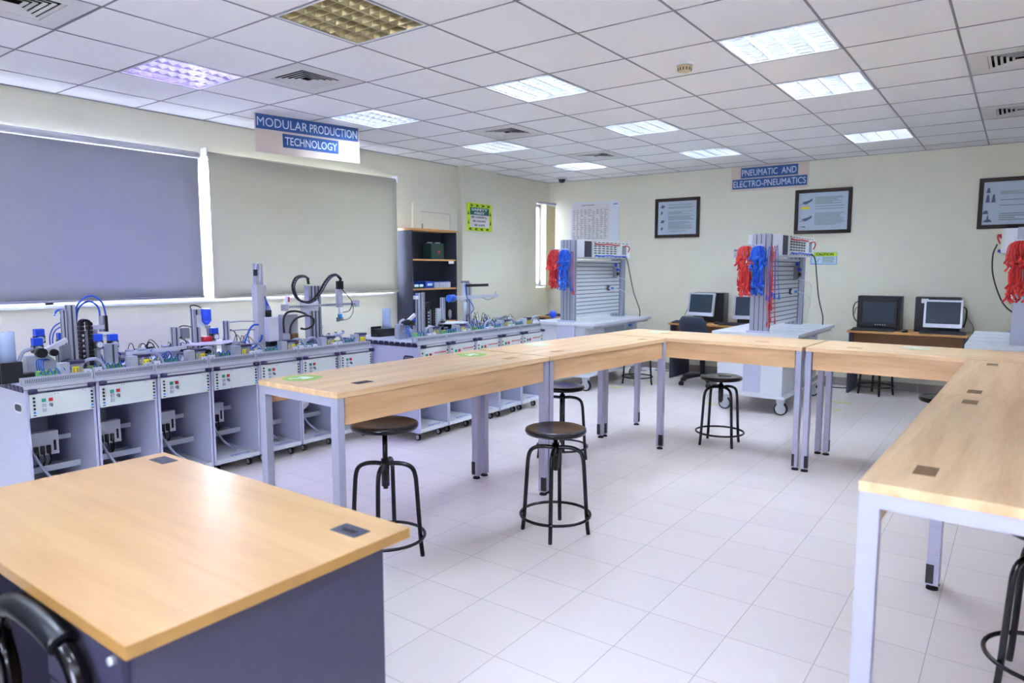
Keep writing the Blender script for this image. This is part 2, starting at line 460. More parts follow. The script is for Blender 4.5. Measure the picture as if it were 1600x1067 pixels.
desc = {('left', 2.7): 'violet glowing square louvred ceiling light nearest the left roller blind',
        ('middle', 2.7): 'unlit square ceiling light with warm reflection-tinted louvres at the top edge of the picture',
        ('left', 4.5): 'lit square louvred ceiling light just right of the hanging modular production sign',
        ('middle', 4.5): 'lit square ceiling light with violet grey louvre cells, centre of the ceiling',
        ('left', 6.3): 'lit ceiling light between the second and third ceiling vents, left row',
        ('middle', 6.3): 'lit ceiling light in the middle row, behind the one at the centre of the ceiling',
        ('left', 8.2): 'farthest lit ceiling light of the left row, near the dome camera',
        ('middle', 8.2): 'farthest lit ceiling light of the middle row, left of the pneumatics sign',
        ('right', 4.5): 'largest lit ceiling light with four blue-white tubes, right row, beside the smoke detector',
        ('right', 5.7): 'lit ceiling light of the right row, one tile behind the largest one',
        ('right', 8.2): 'farthest lit ceiling light of the right row, near the back wall'}
for (c, row, cy) in lampspec:
    k = 'off' if (row, cy) == ('middle', 2.7) else 'violet' if (row, cy) == ('left', 2.7) else 'on'
    loc = ((XG[c[0]] + XG[c[0]+1]) / 2, (YG[c[1]] + YG[c[1]+1]) / 2, ZC)
    lab = desc.get((row, cy), 'added ceiling light out of view behind, %s, %s' % ({'left': 'left row', 'middle': 'middle row', 'right': 'right row', 'rear': 'column %s' % ('beside the left wall' if c[0] < 4 else 'in the middle' if c[0] < 8 else 'beside the right wall')}[row], 'over the teacher desk' if cy > 0 else 'nearest the added window'))
    if k in usedL: o = copy_tree(protoL[k], None, loc, 0, lab)
    else: o = protoL[k]; o.location = loc; o['label'] = lab; usedL.add(k)
    o['group'] = 'square louvred ceiling lights' if (row, cy) in desc else 'added ceiling lights above the near end of the room'

# ------------------------------------------------------------------ ceiling vents
def make_vent():
    root = thing('ceiling_vent', '', 'air vent')
    w = .584
    m = MB().box(-w/2, -w/2, .055, w/2, w/2, .06)
    for (a, b, c, d) in ((-.2, .2, -.2, -.195), (-.2, .2, .195, .2), (-.2, -.195, -.2, .2), (.195, .2, -.2, .2)): m.box(a, c, 0, b, d, .055)
    m.build('vent_recess', 'vdark', root)
    f = MB()
    def frame(a, b, z0, z1):
        # sloped square ring from half size a (low) to b
        for q in range(4):
            rot = Matrix.Rotation(q * PI / 2, 3, 'Z')
            f._add([rot @ V(p) for p in ((-a, -a, z0), (a, -a, z0), (b, -b, z1), (-b, -b, z1), (-a, -a, z0+.004), (a, -a, z0+.004), (b, -b, z1+.004), (-b, -b, z1+.004))],
                   [(0,3,2,1), (4,5,6,7), (0,1,5,4), (2,3,7,6)])
    frame(.292, .185, -.002, -.004)
    f.build('vent_frame', 'ventm', root)
    for k, a in enumerate((.182, .150, .118, .086, .054)):
        f = MB(); frame(a, a - .015, -.003, .002); f.build('slat', 'ventm', root)
    return root
pv = make_vent(); first = True
vl = {3.3: 'white square ceiling vent between the violet light and the modular sign', 5.7: 'white ceiling vent with dark slats left of the middle row lights, centre of ceiling',
      7.6: 'farthest small ceiling vent near the dome camera', 1.5: 'dusty ceiling vent cut off at the top left corner',
      5.71: 'larger ceiling vent at the right edge of the picture', 7.61: 'smaller farther ceiling vent at the right edge'}
for (c, k) in ventspec:
    loc = ((XG[c[0]] + XG[c[0]+1]) / 2, (YG[c[1]] + YG[c[1]+1]) / 2, ZC)
    o = pv if first else copy_tree(pv, None, loc, 0)
    o.location = loc; o['label'] = vl[k]; o['group'] = 'ceiling vents'; first = False

# smoke detector, dome camera
t = thing('smoke_detector', 'round white smoke detector on the ceiling tile', 'smoke detector', (-1.92, 4.58, ZC))
MB().lathe((0, 0, -.012), [(.055, 0), (.062, .012)]).build('mounting_base', 'pvc', t)
MB().lathe((0, 0, -.055), [(.028, 0), (.046, .01), (.05, .043)]).build('detector_head', 'beige', t)
m = MB()
for i in range(14):
    a = 2*PI*i/14; m.obox((.044*math.cos(a), .044*math.sin(a), -.037), (.008, .006, .018), Matrix.Rotation(a, 3, 'Z'))
m.build('vent_slots', 'vdark', t)
dc = at_z(878, 277, ZC)
t = thing('dome_camera', 'small dark dome security camera on the ceiling near the room corner', 'security camera', (dc.x, dc.y, ZC))
MB().lathe((0, 0, -.03), [(.07, 0), (.065, .03)]).build('mounting_base', 'silver', t)
MB().lathe((0, 0, -.085), [(.005, 0), (.03, .006), (.048, .025), (.055, .056)]).build('dome', 'scr', t)

# ------------------------------------------------------------------ roller blinds
def blind(y0, y1, ztop, zbot, x, mt, label, cas):
    t = thing('roller_blind', label, 'roller blind', (x, (y0+y1)/2, 0), 0, 'roller blinds on the left wall')
    h = (y1-y0)/2
    n = 24; vs = []; f = MB()
    for i in range(n + 1):
        y = -h + 2*h*i/n
        for z in (ztop, ztop-.25, (ztop+zbot)/2, zbot+.12, zbot):
            k = (ztop - z) / (ztop - zbot)
            vs.append((.006 * math.sin(i * 1.1) * k**3 + .004 * math.sin(i*.45) * k, y, z))
    f._add(vs, [(5*i+j, 5*i+5+j, 5*i+6+j, 5*i+j+1) for i in range(n) for j in range(4)], True)
    o = f.build('blind_fabric', mt, t)
    s = o.modifiers.new('thickness', 'SOLIDIFY'); s.thickness = .0015
    MB().cyl((0, -h, zbot), (0, h, zbot), .011, n=10).build('bottom_bar', mt, t)
    if cas: MB().cyl((-.02, -h-.01, ztop+.03), (-.02, h+.01, ztop+.03), .032, n=18).build('roller', 'pvc', t)
    else: MB().cyl((-.03, -h, ztop), (-.03, h, ztop), .02, n=12).build('roller', mt, t)
    for s_ in (-1, 1): MB().box(-.095, s_*(h+.012) - .003, ztop-.03, .01, s_*(h+.012) + .003, ztop+.05).build('bracket', 'pvc', t)
    MB().tube([(.0, h-.01 if not cas else h+.004, ztop), (.004, h if not cas else h+.004, (ztop+zbot)/2), (.0, h-.01 if not cas else h+.004, zbot+.2)], .002, 5).build('pull_chain', 'pvc', t)
    return t
blind(-.6, 3.50, 2.47, 1.215, XL + .10, 'blindL', 'wide violet-grey roller blind at the left edge of the room', True)
blind(3.60, 6.0, 2.53, 1.20, XL + .10, 'blindR', 'beige-grey roller blind right of the bright gap, beside the bookshelf', False)

# vertical blind at the corner window
t = thing('vertical_blind', 'stacked beige vertical blind under its rail at the corner window', 'blind', (XL + .14, 9.25, 0))
MB().box(-.03, -.25, 2.475, .03, .19, 2.505).build('head_rail', 'alu', t)
for k in range(5):
    MB().obox((.0, .02 + .028*k, 1.79), (.085, .003, 1.32), Matrix.Rotation(.25 + .05*k, 3, 'Z')).build('vane', 'beige', t)

# ------------------------------------------------------------------ signs
def hung_sign(p0, p1, ztop, zbot, label):
    d = (p1 - p0); L = d.length; rz = math.atan2(d.y, d.x)
    t = thing('hanging_sign', label, 'sign', (p0.x, p0.y, 0), rz)
    MB().box(0, 0, zbot, L, .006, ztop).build('board', 'signbg', t)
    return t, L
a = at_z(397, 178, ZC - .02); b = at_z(561, 203, ZC - .02); a.z = b.z = 0
t, L = hung_sign(a, b, ZC - .004, 2.50, 'cream hanging sign reading MODULAR PRODUCTION TECHNOLOGY in white on blue')
MB().box(L*.01, -.003, 2.705, L*.985, 0, 2.832).build('blue_banner', 'navy', t)
MB().box(L*.245, -.003, 2.565, L*.78, 0, 2.685).build('blue_banner', 'navy', t)
text('lettering', 'MODULAR', 'text', t, (L*.02, -.0045, 2.728), (1, 0, 0), (0, 0, 1), L*.46, .078, bold=.008)
text('lettering', 'PRODUCTION', 'text', t, (L*.50, -.0045, 2.728), (1, 0, 0), (0, 0, 1), L*.475, .078, bold=.008)
text('lettering', 'TECHNOLOGY', 'text', t, (L*.265, -.0045, 2.588), (1, 0, 0), (0, 0, 1), L*.50, .072, bold=.008)
a = at_y(1143, 262, YB - .012); b = at_y(1265, 251, YB - .012)
t = thing('wall_sign', 'cream wall sign reading PNEUMATIC AND ELECTRO-PNEUMATICS in white on blue', 'sign', (a.x, YB - .008, 0))
L = b.x - a.x; z1 = ZC - .005; z0 = at_y(1143, 300, YB - .01).z
H_ = z1 - z0
MB().box(0, 0, z0, L, .006, z1).build('board', 'signbg', t)
MB().box(L*.13, -.003, z1-H_*.48, L*.865, 0, z1-H_*.07).build('blue_banner', 'navy', t)
MB().box(L*.02, -.003, z1-H_*.91, L*.98, 0, z1-H_*.52).build('blue_banner', 'navy', t)
text('lettering', 'PNEUMATIC  AND', 'text', t, (L*.145, -.0045, z1-H_*.40), (1, 0, 0), (0, 0, 1), L*.70, H_*.25, bold=.008)
text('lettering', 'ELECTRO-PNEUMATICS', 'text', t, (L*.035, -.0045, z1-H_*.84), (1, 0, 0), (0, 0, 1), L*.93, H_*.25, bold=.008)

# safety sign on the pillar
sx = XL + .092
y0, y1, z0, z1 = at_x(729, 316, sx).y, at_x(768, 320, sx).y, at_x(729, 360, sx).z, at_x(729, 316, sx).z
t = thing('safety_sign', 'lime yellow SAFETY FIRST sign with arrow border on the pillar', 'sign', (sx, y0, 0))
L, H_ = y1 - y0, z1 - z0
MB().box(0, 0, z0, .004, L, z1).build('board', 'hiviz', t)
MB().box(.004, L*.12, z0+H_*.58, .006, L*.88, z0+H_*.85).build('green_header', 'dgreen', t)
MB().box(.004, L*.12, z0+H_*.14, .006, L*.88, z0+H_*.58).build('message_panel', 'paper', t)
m = MB()
for i in range(4):
    for (zz, s_) in ((z1-H_*.08, 1), (z0+H_*.07, -1)):
        c = L*(.16+.225*i); w_ = L*.06*s_; hh = H_*.042
        m.prism([(c-w_, zz+hh), (c+w_*.4, zz+hh), (c+w_*1.6, zz), (c+w_*.4, zz-hh), (c-w_, zz-hh), (c+w_*.3, zz)][::s_], 'x', .004, .006)
for i in range(2):
    for yy in (L*.06, L*.94):
        c = z0+H_*(.32+.33*i)
        m.prism([(yy-L*.03, c-H_*.07), (yy+L*.03, c-H_*.07), (yy, c+H_*.09)], 'x', .004, .006)
m.build('arrow_border', 'ink', t)
for (s_, a0, a1, zz, hh, mt) in (('SAFETY', .18, .82, .73, .09, 'text'), ('FIRST', .29, .70, .61, .08, 'text'), ('BE CAREFUL', .18, .80, .465, .075, 'ink'), ('BE AWARE', .24, .74, .325, .075, 'ink'), ('BE SAFE', .30, .70, .18, .075, 'ink')):
    text('lettering', s_, mt, t, (.0065, L*a0, z0+H_*zz), (0, 1, 0), (0, 0, 1), L*(a1-a0), H_*hh, bold=.03)

# electrical panel above the bookshelf
t = thing('electrical_panel', 'cream flush electrical panel on the wall above the bookshelf', 'electrical panel', (XL, 6.35, 0))
m = MB(); m.box(0, 0, 1.965, .03, .82, 2.30)
m.build('panel_frame', 'wall', t)
MB().box(.03, .13, 1.966, .038, .68, 2.19).build('door', 'wall', t)
MB().box(.03, .125, 2.1905, .034, .685, 2.195).box(.03, .685, 1.966, .034, .69, 2.195).build('door_gap', 'mid', t)
MB().box(.038, .14, 1.98, .046, .155, 2.04).build('latch', 'mid', t)

# ------------------------------------------------------------------ framed posters, planner board, notices on the back wall
def lines(m, x0, x1, z0, z1, rows, depth, jag=.15, gap=.45):
    h = (z1 - z0) / rows
    for k in range(rows):
        if R.random() < .1: continue
        xe = x1 - (x1-x0) * (R.random() * jag if R.random() < .6 else R.random() * .5)
        m.box(x0, depth-.0006, z1-h*(k+gap), xe, depth, z1-h*k)
def framed(pxl, pyt, pxr, pyb, label, kind):
    a, b = at_y(pxl, pyt, YB-.02), at_y(pxr, pyb, YB-.02)
    L, z1, z0 = b.x - a.x, 2.475, 1.915
    t = thing('framed_poster', label, 'framed poster', (a.x, YB, 0), 0, 'framed posters on the back wall')
    f = MB(); w_ = .045
    for (p, q, r_, s_) in ((0, L, z0, z0+w_), (0, L, z1-w_, z1), (0, w_, z0+w_, z1-w_), (L-w_, L, z0+w_, z1-w_)): f.box(p, -.028, r_, q, -.002, s_)
    f.build('frame', 'frame', t, bevel=.005)
    MB().box(w_, -.012, z0+w_, L-w_, -.003, z1-w_).build('poster', 'poster', t)
    D = -.0125
    m = MB(); xa = L*(.30 if kind != 2 else .36); xb = L*.88
    if kind == 1: lines(m, xa, xb, z0+.08, z1-.09, 24, D)
    elif kind == 2: lines(m, xa, xb, z0+.30, z1-.10, 10, D); lines(m, xa, xb, z0+.10, z0+.26, 9, D)
    else: lines(m, xa+.03, xb, z0+.36, z1-.15, 5, D); lines(m, xa+.03, xb, z0+.22, z0+.32, 5, D); lines(m, xa+.03, xb, z0+.08, z0+.17, 4, D)
    m.build('printed_text', 'print', t)
    m = MB()
    if kind == 1:
        for (u, v_, s_) in ((.17, .80, 1), (.15, .64, .5), (.17, .42, 1), (.16, .24, .5)):
            m.prism([(L*u-.035*s_, z0+.56*v_-.018), (L*u+.01*s_, z0+.56*v_-.026), (L*u+.04*s_, z0+.56*v_+.006), (L*u-.005, z0+.56*v_+.024)], 'y', D-.001, D)
    elif kind == 2:
        for v_ in (.72, .34):
            m.prism([(L*.14, z0+.56*v_-.02), (L*.20, z0+.56*v_-.032), (L*.31, z0+.56*v_+.012), (L*.31, z0+.56*v_+.045), (L*.25, z0+.56*v_+.02), (L*.14, z0+.56*v_)], 'y', D-.001, D)
            m.cyl((L*.09, D, z0+.56*v_-.035), (L*.15, D, z0+.56*v_-.02), .003, n=6)
        m.prism([(L*.09, z0+.092), (L*.20, z0+.082), (L*.20, z0+.098)], 'y', D-.001, D)
    else:
        for (u, v_, a_, b_) in ((.16, .76, .02, .03), (.155, .60, .02, .045), (.25, .60, .02, .045), (.13, .33, .03, .02), (.17, .16, .045, .015), (.17, .20, .012, .04)):
            m.prism([(L*u-a_, z0+.56*v_-b_), (L*u+a_, z0+.56*v_-b_), (L*u+a_*.5, z0+.56*v_+b_), (L*u-a_*.4, z0+.56*v_+b_*.8)], 'y', D-.001, D)
    m.build('printed_picture', 'picture', t)
    if kind == 2:
        MB().box(L*.12, D-.001, z0+.315, L*.27, D, z0+.345).build('yellow_print', 'yellow', t)
    return t
framed(1024, 312, 1092, 371, 'smallest framed poster with four little pictures, left of the pneumatics sign', 1)
framed(1243, 297, 1329, 365, 'framed poster showing two grey cylinders, below right of the pneumatics sign', 2)
framed(1531, 281, 1622, 356, 'framed poster cut off by the right edge of the picture', 3)

a, b = at_y(892, 318, YB-.01), at_y(967, 375, YB-.01)
t = thing('planner_board', 'white year planner board with rounded corners behind the first workstation', 'whiteboard', (a.x, YB, 0))
L = b.x - a.x; z0, z1 = 1.82, 2.50; r_ = .06; pts = []
for (cx, cz, a0) in ((L-r_, z1-r_, 0), (r_, z1-r_, 90), (r_, z0+r_, 180), (L-r_, z0+r_, 270)):
    for k in range(6): an = math.radians(a0 + 18*k); pts.append((cx + r_*math.cos(an), cz + r_*math.sin(an)))
MB().prism(pts, 'y', -.012, -.001).build('board', 'pvc', t)
MB().box(.03, -.0135, z0+.08, L*.80, -.012, z1-.025).build('planner_sheet', 'paper', t)
m = MB()
m.box(L*.22, -.0142, z1-.055, L*.5, -.0136, z1-.045)
for c in range(9): lines(m, L*(.05+.082*c), L*(.05+.082*c)+.05, z0+.1, z1-.12, 16, -.0136, .5, .35)
for k in range(10): m.box(L*(.042+.082*k), -.0141, z0+.1, L*(.042+.082*k)+.0015, -.0136, z1-.1)
m.build('planner_grid', 'print', t)
MB().box(L*.88, -.013, z1-.06, L*.97, -.012, z1-.045).build('small_mark', 'cyanb', t)

a, b = at_y(1267, 393, YB-.01), at_y(1307, 413, YB-.01)
t = thing('caution_sign', 'small CAUTION notice with yellow header right of the second workstation', 'sign', (a.x, YB, 0))
L = b.x - a.x; z1, z0 = at_y(1288, 394, YB).z, at_y(1288, 413, YB).z; H_ = z1 - z0
MB().box(0, -.006, z0, L, -.001, z1).build('board', 'cyanb', t)
MB().box(.008, -.008, z0+.008, L-.008, -.006, z0+H_*.64).build('message_panel', 'caut', t)
MB().box(.004, -.008, z0+H_*.66, L-.004, -.006, z1-.004).build('yellow_header', 'hiviz', t)
text('lettering', 'CAUTION', 'ink', t, (L*.2, -.0085, z0+H_*.72), (1, 0, 0), (0, 0, 1), L*.68, H_*.2, bold=.04)
m = MB(); lines(m, L*.45, L*.93, z0+H_*.1, z0+H_*.58, 4, -.008, .1, .5)
m.tube([(L*.14, -.0085, z0+H_*.45), (L*.24, -.0085, z0+H_*.2), (L*.34, -.0085, z0+H_*.5)], .004, 5); m.build('small_print', 'print', t)
a, b = at_y(1145, 388, YB-.01), at_y(1172, 404, YB-.01)
t = thing('notice_sign', 'small white notice half hidden behind the second workstation', 'sign', (a.x, YB, 0))
L = b.x - a.x; z1, z0 = at_y(1150, 389, YB).z, at_y(1150, 404, YB).z; H_ = z1 - z0
MB().box(0, -.005, z0, L, -.001, z1).build('board', 'paper', t)
m = MB(); lines(m, L*.08, L*.92, z0+H_*.08, z0+H_*.6, 4, -.005, .1, .5); m.box(L*.06, -.0056, z0+H_*.72, L*.94, -.005, z0+H_*.95); m.build('printed_text', 'print', t)

# ================================================================== lab tables
TT = .91
def lab_table(label, x, y, rz, L, W, grommets, gmat, stickers=(), cap=True, ends=(True, True)):
    """local frame: origin at the corner of the inner (apron) edge, +x along the length, +y to the outer edge"""
    t = thing('lab_table', label, 'table', (x, y, 0), rz, 'oak topped lab tables set out in a U')
    top = MB().box(0, 0, TT-.028, L, W, TT).build('tabletop', 'top', t, bevel=.002)
    MB().box(.05, .012, .752, L-.05, .03, TT-.0285).build('apron', 'apron', t)
    MB().box(.05, W-.035, .79, L-.05, W-.017, TT-.0285).build('apron', 'apron', t)
    for ex, s in ((0, 1), (L, -1)):
        MB().box(ex + s*.003, .05, TT-.068, ex + s*.035, W-.05, TT-.0285).build('crossbar', 'leg', t)
    for lx, s in ((.003, 1), (L-.003, -1)):
        for ly, q in ((.003, 1), (W-.003, -1)):
            m = MB()
            m.box(lx, ly, .30, lx + s*.038, ly + q*.05, TT-.0285)
            m.box(lx + s*.001, ly + q*.001, .168, lx + s*.037, ly + q*.049, .2985)
            m.box(lx, ly, .022, lx + s*.038, ly + q*.05, .167)
            lg = m.build('leg', 'leg', t)
            MB().box(lx + s*.020, ly - q*.0015, .03, lx + s*.0395, ly + q*.03, .12).build('foot_cover', 'plastic', lg)
            MB().cyl((lx + s*.019, ly + q*.025, 0), (lx + s*.019, ly + q*.025, .010), .026, .024).cyl((lx + s*.019, ly + q*.025, .01), (lx + s*.019, ly + q*.025, .024), .01).build('glide', 'rubber', lg)
    for (gx, gy, *gm) in grommets:
        gmat_ = gm[0] if gm else gmat
        m = MB(); w_, h_ = .10, .055
        m.box(gx-w_/2, gy-h_/2, TT-.001, gx+w_/2, gy+h_/2, TT+.0015)
        g = m.build('cable_grommet', gmat_, top)
        MB().box(gx-w_*.3, gy-h_*.3, TT+.0016, gx+w_*.3, gy+h_*.1, TT+.0022).build('grommet_lid', 'slot' if gmat_ != 'brown' else 'brown', top) if gmat_ != 'orange' else None
    for (sx_, sy_, a, *pale) in stickers:
        m = MB().lathe((sx_, sy_, TT), [(.098, .0002), (.1, .0008)], 40)
        s_ = m.build('round_sticker', 'stick2' if pale else 'stick', top); s_['label'] = 'round sticker paled with painted glare' if pale else 'round lime sticker with a white arrow'
        rt = Matrix.Rotation(a, 3, 'Z')
        poly = [(-.07, -.012), (.0, -.012), (-.018, -.045), (.012, -.045), (.06, 0), (.012, .045), (-.018, .045), (.0, .012), (-.07, .012)]
        pp = [rt @ V((u, v_, 0)) for u, v_ in poly]
        MB().prism([(sx_+p.x, sy_+p.y) for p in pp], 'z', TT+.0009, TT+.0014).build('arrow', 'arrow', s_)
    return t
def dirang(a, b): return math.atan2(b[1]-a[1], b[0]-a[0])
# left row: inner edge faces +x, so the length runs +y and the outer side is -x
P0, P1, P2 = (-2.465, 2.02), (-2.412, 3.695), (-2.282, 5.265)
lab_table('oak lab table nearest the teacher desk, lime arrow stickers at both outer corners', *P0, dirang(P0, P1), 1.672, .635,
          [(.27, .15), (1.46, .15, 'orange')], 'slot', [(.17, .50, -.4), (1.44, .46, .5)])
lab_table('second oak lab table of the left row, glare-whitened sticker by its near end', P1[0], P1[1]+.005, dirang(P1, P2), 1.53, .635,
          [(.26, .14), (1.36, .12)], 'orange', [(.50, .50, .4, 1)])
# back row: inner edge faces -y
lab_table('oak lab table in the left corner of the back row', -2.915, 5.292, -.048, 1.675, .635, [(1.32, .20), (.42, .38)], 'orange', [(.30, .45, .3, 1)])
lab_table('oak lab table in the right corner of the back row, in front of the computers', -1.218, 5.208, -.04, 1.60, .635, [(.28, .20)], 'orange', [(.62, .45, .3, 1)])
# right row: the inner edge faces -x, so the length runs -y (rz = -90 deg)
A0, A1, A2 = (-.245, 5.125), (-.275, 3.645), (-.318, 1.985)
lab_table('far oak lab table of the right row, with two brown cable grommets', *A0, dirang(A0, A1), 1.475, .64, [(.20, .14), (1.35, .13)], 'brown')
lab_table('near oak lab table of the right row, its end frame facing the viewer', A1[0], A1[1]-.005, dirang(A1, A2), 1.65, .64, [(.17, .135), (1.44, .13)], 'brown')

# ================================================================== stools
def make_stool(h):
    t = thing('stool', '', 'stool', (0, 0, 0), 0, 'black enamel round stools')
    hub = .485
    MB().lathe((0, 0, h-.034), [(.150, 0), (.165, .004), (.171, .016), (.168, .029), (.155, .034), (.12, .030), (.0, .029)], 40).build('seat', 'gloss', t)
    MB().cyl((0, 0, hub-.13), (0, 0, h-.03), .013).build('spindle', 'gloss', t)
    MB().cyl((0, 0, hub-.115), (0, 0, hub+.025), .021).build('hub', 'gloss', t)
    for k in range(4):
        a = PI/2*k; c, s = math.cos(a), math.sin(a)
        pts = [(.012, hub), (.06, hub+.003), (.105, hub-.003), (.138, hub-.022), (.153, hub-.06), (.160, hub-.13), (.176, .1), (.186, .0)]
        MB().tube([(r_*c, r_*s, z) for r_, z in pts], .0115, 10, 5).build('leg', 'gloss', t)
    MB().ring((0, 0, .105), .195, .0085).build('foot_ring', 'gloss', t)
    return t
protoS = {}
def stool(x, y, h, rz, label):
    k = round(h, 2)
    if k not in protoS: protoS[k] = make_stool(h); o = protoS[k]; o.location = (x, y, 0); o.rotation_euler = (0, 0, rz); o['label'] = label
    else: o = copy_tree(protoS[k], None, (x, y, 0), rz, label)
    return o
aS = math.atan2(3.0-3.165, -1.97+2.045)
stool(-2.03, 3.175, .597, aS, 'glossy black stool standing in the open in the middle of the floor')
stool(-2.555, 2.39, .70, aS + .15, 'glossy black stool with its seat raised high, by the near left lab table')
stool(-2.80, 4.47, .58, .5, 'glossy black stool behind the free standing one, under the second left table')
stool(-1.98, 5.66, .58, .9, 'glossy black stool with a white label on the seat, under the back row table')
stool(-3.89, 8.0, .50, .3, 'dark stool partly hidden behind table legs beside the first workstation')
stool(-1.31, 9.02, .46, .35, 'black stool pushed under the right computer desk')
stool(-.37, 5.62, .58, .8, 'black stool peeping out under the right corner of the back row')
q = at_z(1572, 1055, 0)
stool(q.x + .12, q.y - .02, .59, .65, 'dark stool cut off by the lower right corner of the picture')
lbl = MB().box(-.05, -.03, .5815, .05, .03, .583).build('white_card', 'paper', None, loc=(-1.97, 5.72, -.0005), rot=(0, 0, .2))
tag(lbl, 'small white card lying on the stool under the back row', 'card')

# ================================================================== teacher's desk
t = thing('teacher_desk', 'maple desk with charcoal side panel filling the lower left corner', 'desk', (-2.69, .575, 0))
dL, dW, dT = 1.35, .765, .75
top = MB().box(0, 0, dT-.028, dL, dW, dT).build('desktop', ['dtop'], t)
m = MB()
m.box(-.001, -.0015, dT-.028, dL+.0015, 0, dT-.0008).box(dL, 0, dT-.028, dL+.0015, dW, dT-.0008).box(0, dW, dT-.028, dL, dW+.0015, dT-.0008).box(-.0015, 0, dT-.028, 0, dW, dT-.0008)
m.build('edge_band', 'dedge', t)
MB().box(dL-.065, .035, .02, dL-.045, dW-.06, dT-.028).build('side_panel', 'dark', t)
MB().box(.045, .035, .02, .065, dW-.06, dT-.028).build('side_panel', 'dark', t)
MB().box(.065, dW-.10, .25, dL-.065, dW-.082, dT-.028).build('modesty_panel', 'dark', t)
m = MB()
for (fx, fy) in ((dL-.055, .06), (dL-.055, dW-.09), (.055, .06), (.055, dW-.09)): m.cyl((fx, fy, 0), (fx, fy, .02), .02)
m.build('foot', 'rubber', t)
ped = MB().box(dL-.46, .04, .12, dL-.067, .56, dT-.03).build('drawer_pedestal', 'dark', t)
for k in range(3):
    d_ = MB().box(dL-.455, .022, .13+.195*k, dL-.075, .039, .315+.195*k).build('drawer', 'dark', ped)
    MB().cyl((dL-.10, .022, .29+.195*k), (dL-.10, .008, .29+.195*k), .009).build('drawer_lock', 'silver', d_)
for (gx, gy, a) in ((.115, dW-.06, 0), (dL-.115, dW-.115, .0)):
    m = MB().box(gx-.05, gy-.03, dT-.001, gx+.05, gy+.03, dT+.002)
    g = m.build('cable_grommet', 'slot', top, bevel=.001)
    MB().box(gx-.03, gy-.016, dT+.002, gx+.03, gy+.004, dT+.003).build('grommet_lid', 'plastic', top)

# foreground black leather armchair behind the desk
def armchair():
    t = thing('office_armchair', 'blurred black leather office armchair in the bottom left corner', 'chair', (-1.75, .262, 0), -PI / 2)
    MB().lathe((0, 0, .43), [(.20, 0), (.25, .02), (.26, .06), (.22, .09), (.1, .085), (0, .08)], 28).build('seat', 'blackl', t)
    for s in (-1, 1):
        x = .27*s
        pts = [(x, .16, .45), (x, .20, .56), (x, .17, .645), (x, .08, .672), (x, -.06, .672), (x, -.17, .65), (x, -.21, .58), (x, -.17, .50), (x*.9, -.06, .44)]
        MB().tube(pts, .02, 10, 5).build('armrest', 'gloss', t)
        MB().tube([(x, .13, .672), (x, .05, .688), (x, -.08, .688), (x, -.15, .668)], .028, 10, 4).build('arm_pad', 'blackl', t)
    m = MB(); n = 8
    vs = []
    for j in range(9):
        z = .52 + .055*j; hw = .24 - .05*(j/8)**2
        for i in range(n+1):
            u = -1 + 2*i/n; vs.append((u*hw, -.25 - .04*(j/8) + .06*u*u, z))
    m._add(vs, [(j*(n+1)+i, j*(n+1)+i+1, (j+1)*(n+1)+i+1, (j+1)*(n+1)+i) for j in range(8) for i in range(n)], True)
    b = m.build('backrest', 'blackl', t); s = b.modifiers.new('thickness', 'SOLIDIFY'); s.thickness = .06; s = b.modifiers.new('round', 'SUBSURF'); s.levels = s.render_levels = 1
    MB().cyl((0, 0, .10), (0, 0, .44), .03).build('gas_lift', 'plastic', t)
    base = MB()
    for k in range(5):
        a = 2*PI*k/5; base.tube([(0, 0, .11), (.15*math.cos(a), .15*math.sin(a), .10), (.29*math.cos(a), .29*math.sin(a), .07)], .022, 8, 3)
    b = base.build('star_base', 'plastic', t)
    for k in range(5):
        a = 2*PI*k/5; x, y = .29*math.cos(a), .29*math.sin(a)
        MB().cyl((x-.02, y, .03), (x+.02, y, .03), .03).build('caster', 'rubber', b)
    return t
armchair().scale = (1.12, 1.12, 1.0)

# ================================================================== computer desks along the back wall
def comp_desk(label, x0, x1, y0, y1, z=.75):
    t = thing('computer_desk', label, 'desk', (x0, y0, 0), 0, 'beech edged computer desks along the back wall')
    L, W = x1-x0, y1-y0
    MB().box(0, 0, z-.026, L, W, z).build('desktop', 'orange', t, bevel=.004)
    for a in (.02, L-.045): MB().box(a, .03, 0, a+.025, W-.01, z-.026).build('side_panel', 'dark', t)
    MB().box(.045, .17, z-.25, L-.045, .188, z-.026).build('modesty_panel', 'brownp', t)
    return t
comp_desk('beech edged computer desk with the office chair, left of the second workstation', -3.80, -2.50, 8.72, 9.40)
comp_desk('beech edged computer desk carrying the black and the silver framed monitor', -1.63, -.43, 8.90, 9.47)
e = at_z(845, 494, .735)
comp_desk('beech edged desk half hidden behind the first workstation', e.x, e.x+1.1, 8.80, 9.44)
DZ = .75
def tower(x, y, z, label, w=.42, h=.40, d=.19, rz=0, sticker=False):
    t = thing('computer_tower', label, 'computer', (x, y, z), rz, 'black desktop computer cases')
    MB().box(-w/2, 0, 0, w/2, d, h).build('case', 'pc', t, bevel=.005)
    MB().box(w/2+.0005, .01, .01, w/2+.004, d-.01, h-.01).build('side_cover', 'pcs', t)
    m = MB()
    for k in range(7): m.box(-w/2-.003, .03, .06+.035*k, -w/2, d-.04, .075+.035*k)
    m.build('port_panel', 'mid', t)
    if sticker: MB().box(-w/2+.06, -.002, h-.07, -w/2+.13, 0, h-.02).build('sticker', 'paper', t)
    return t
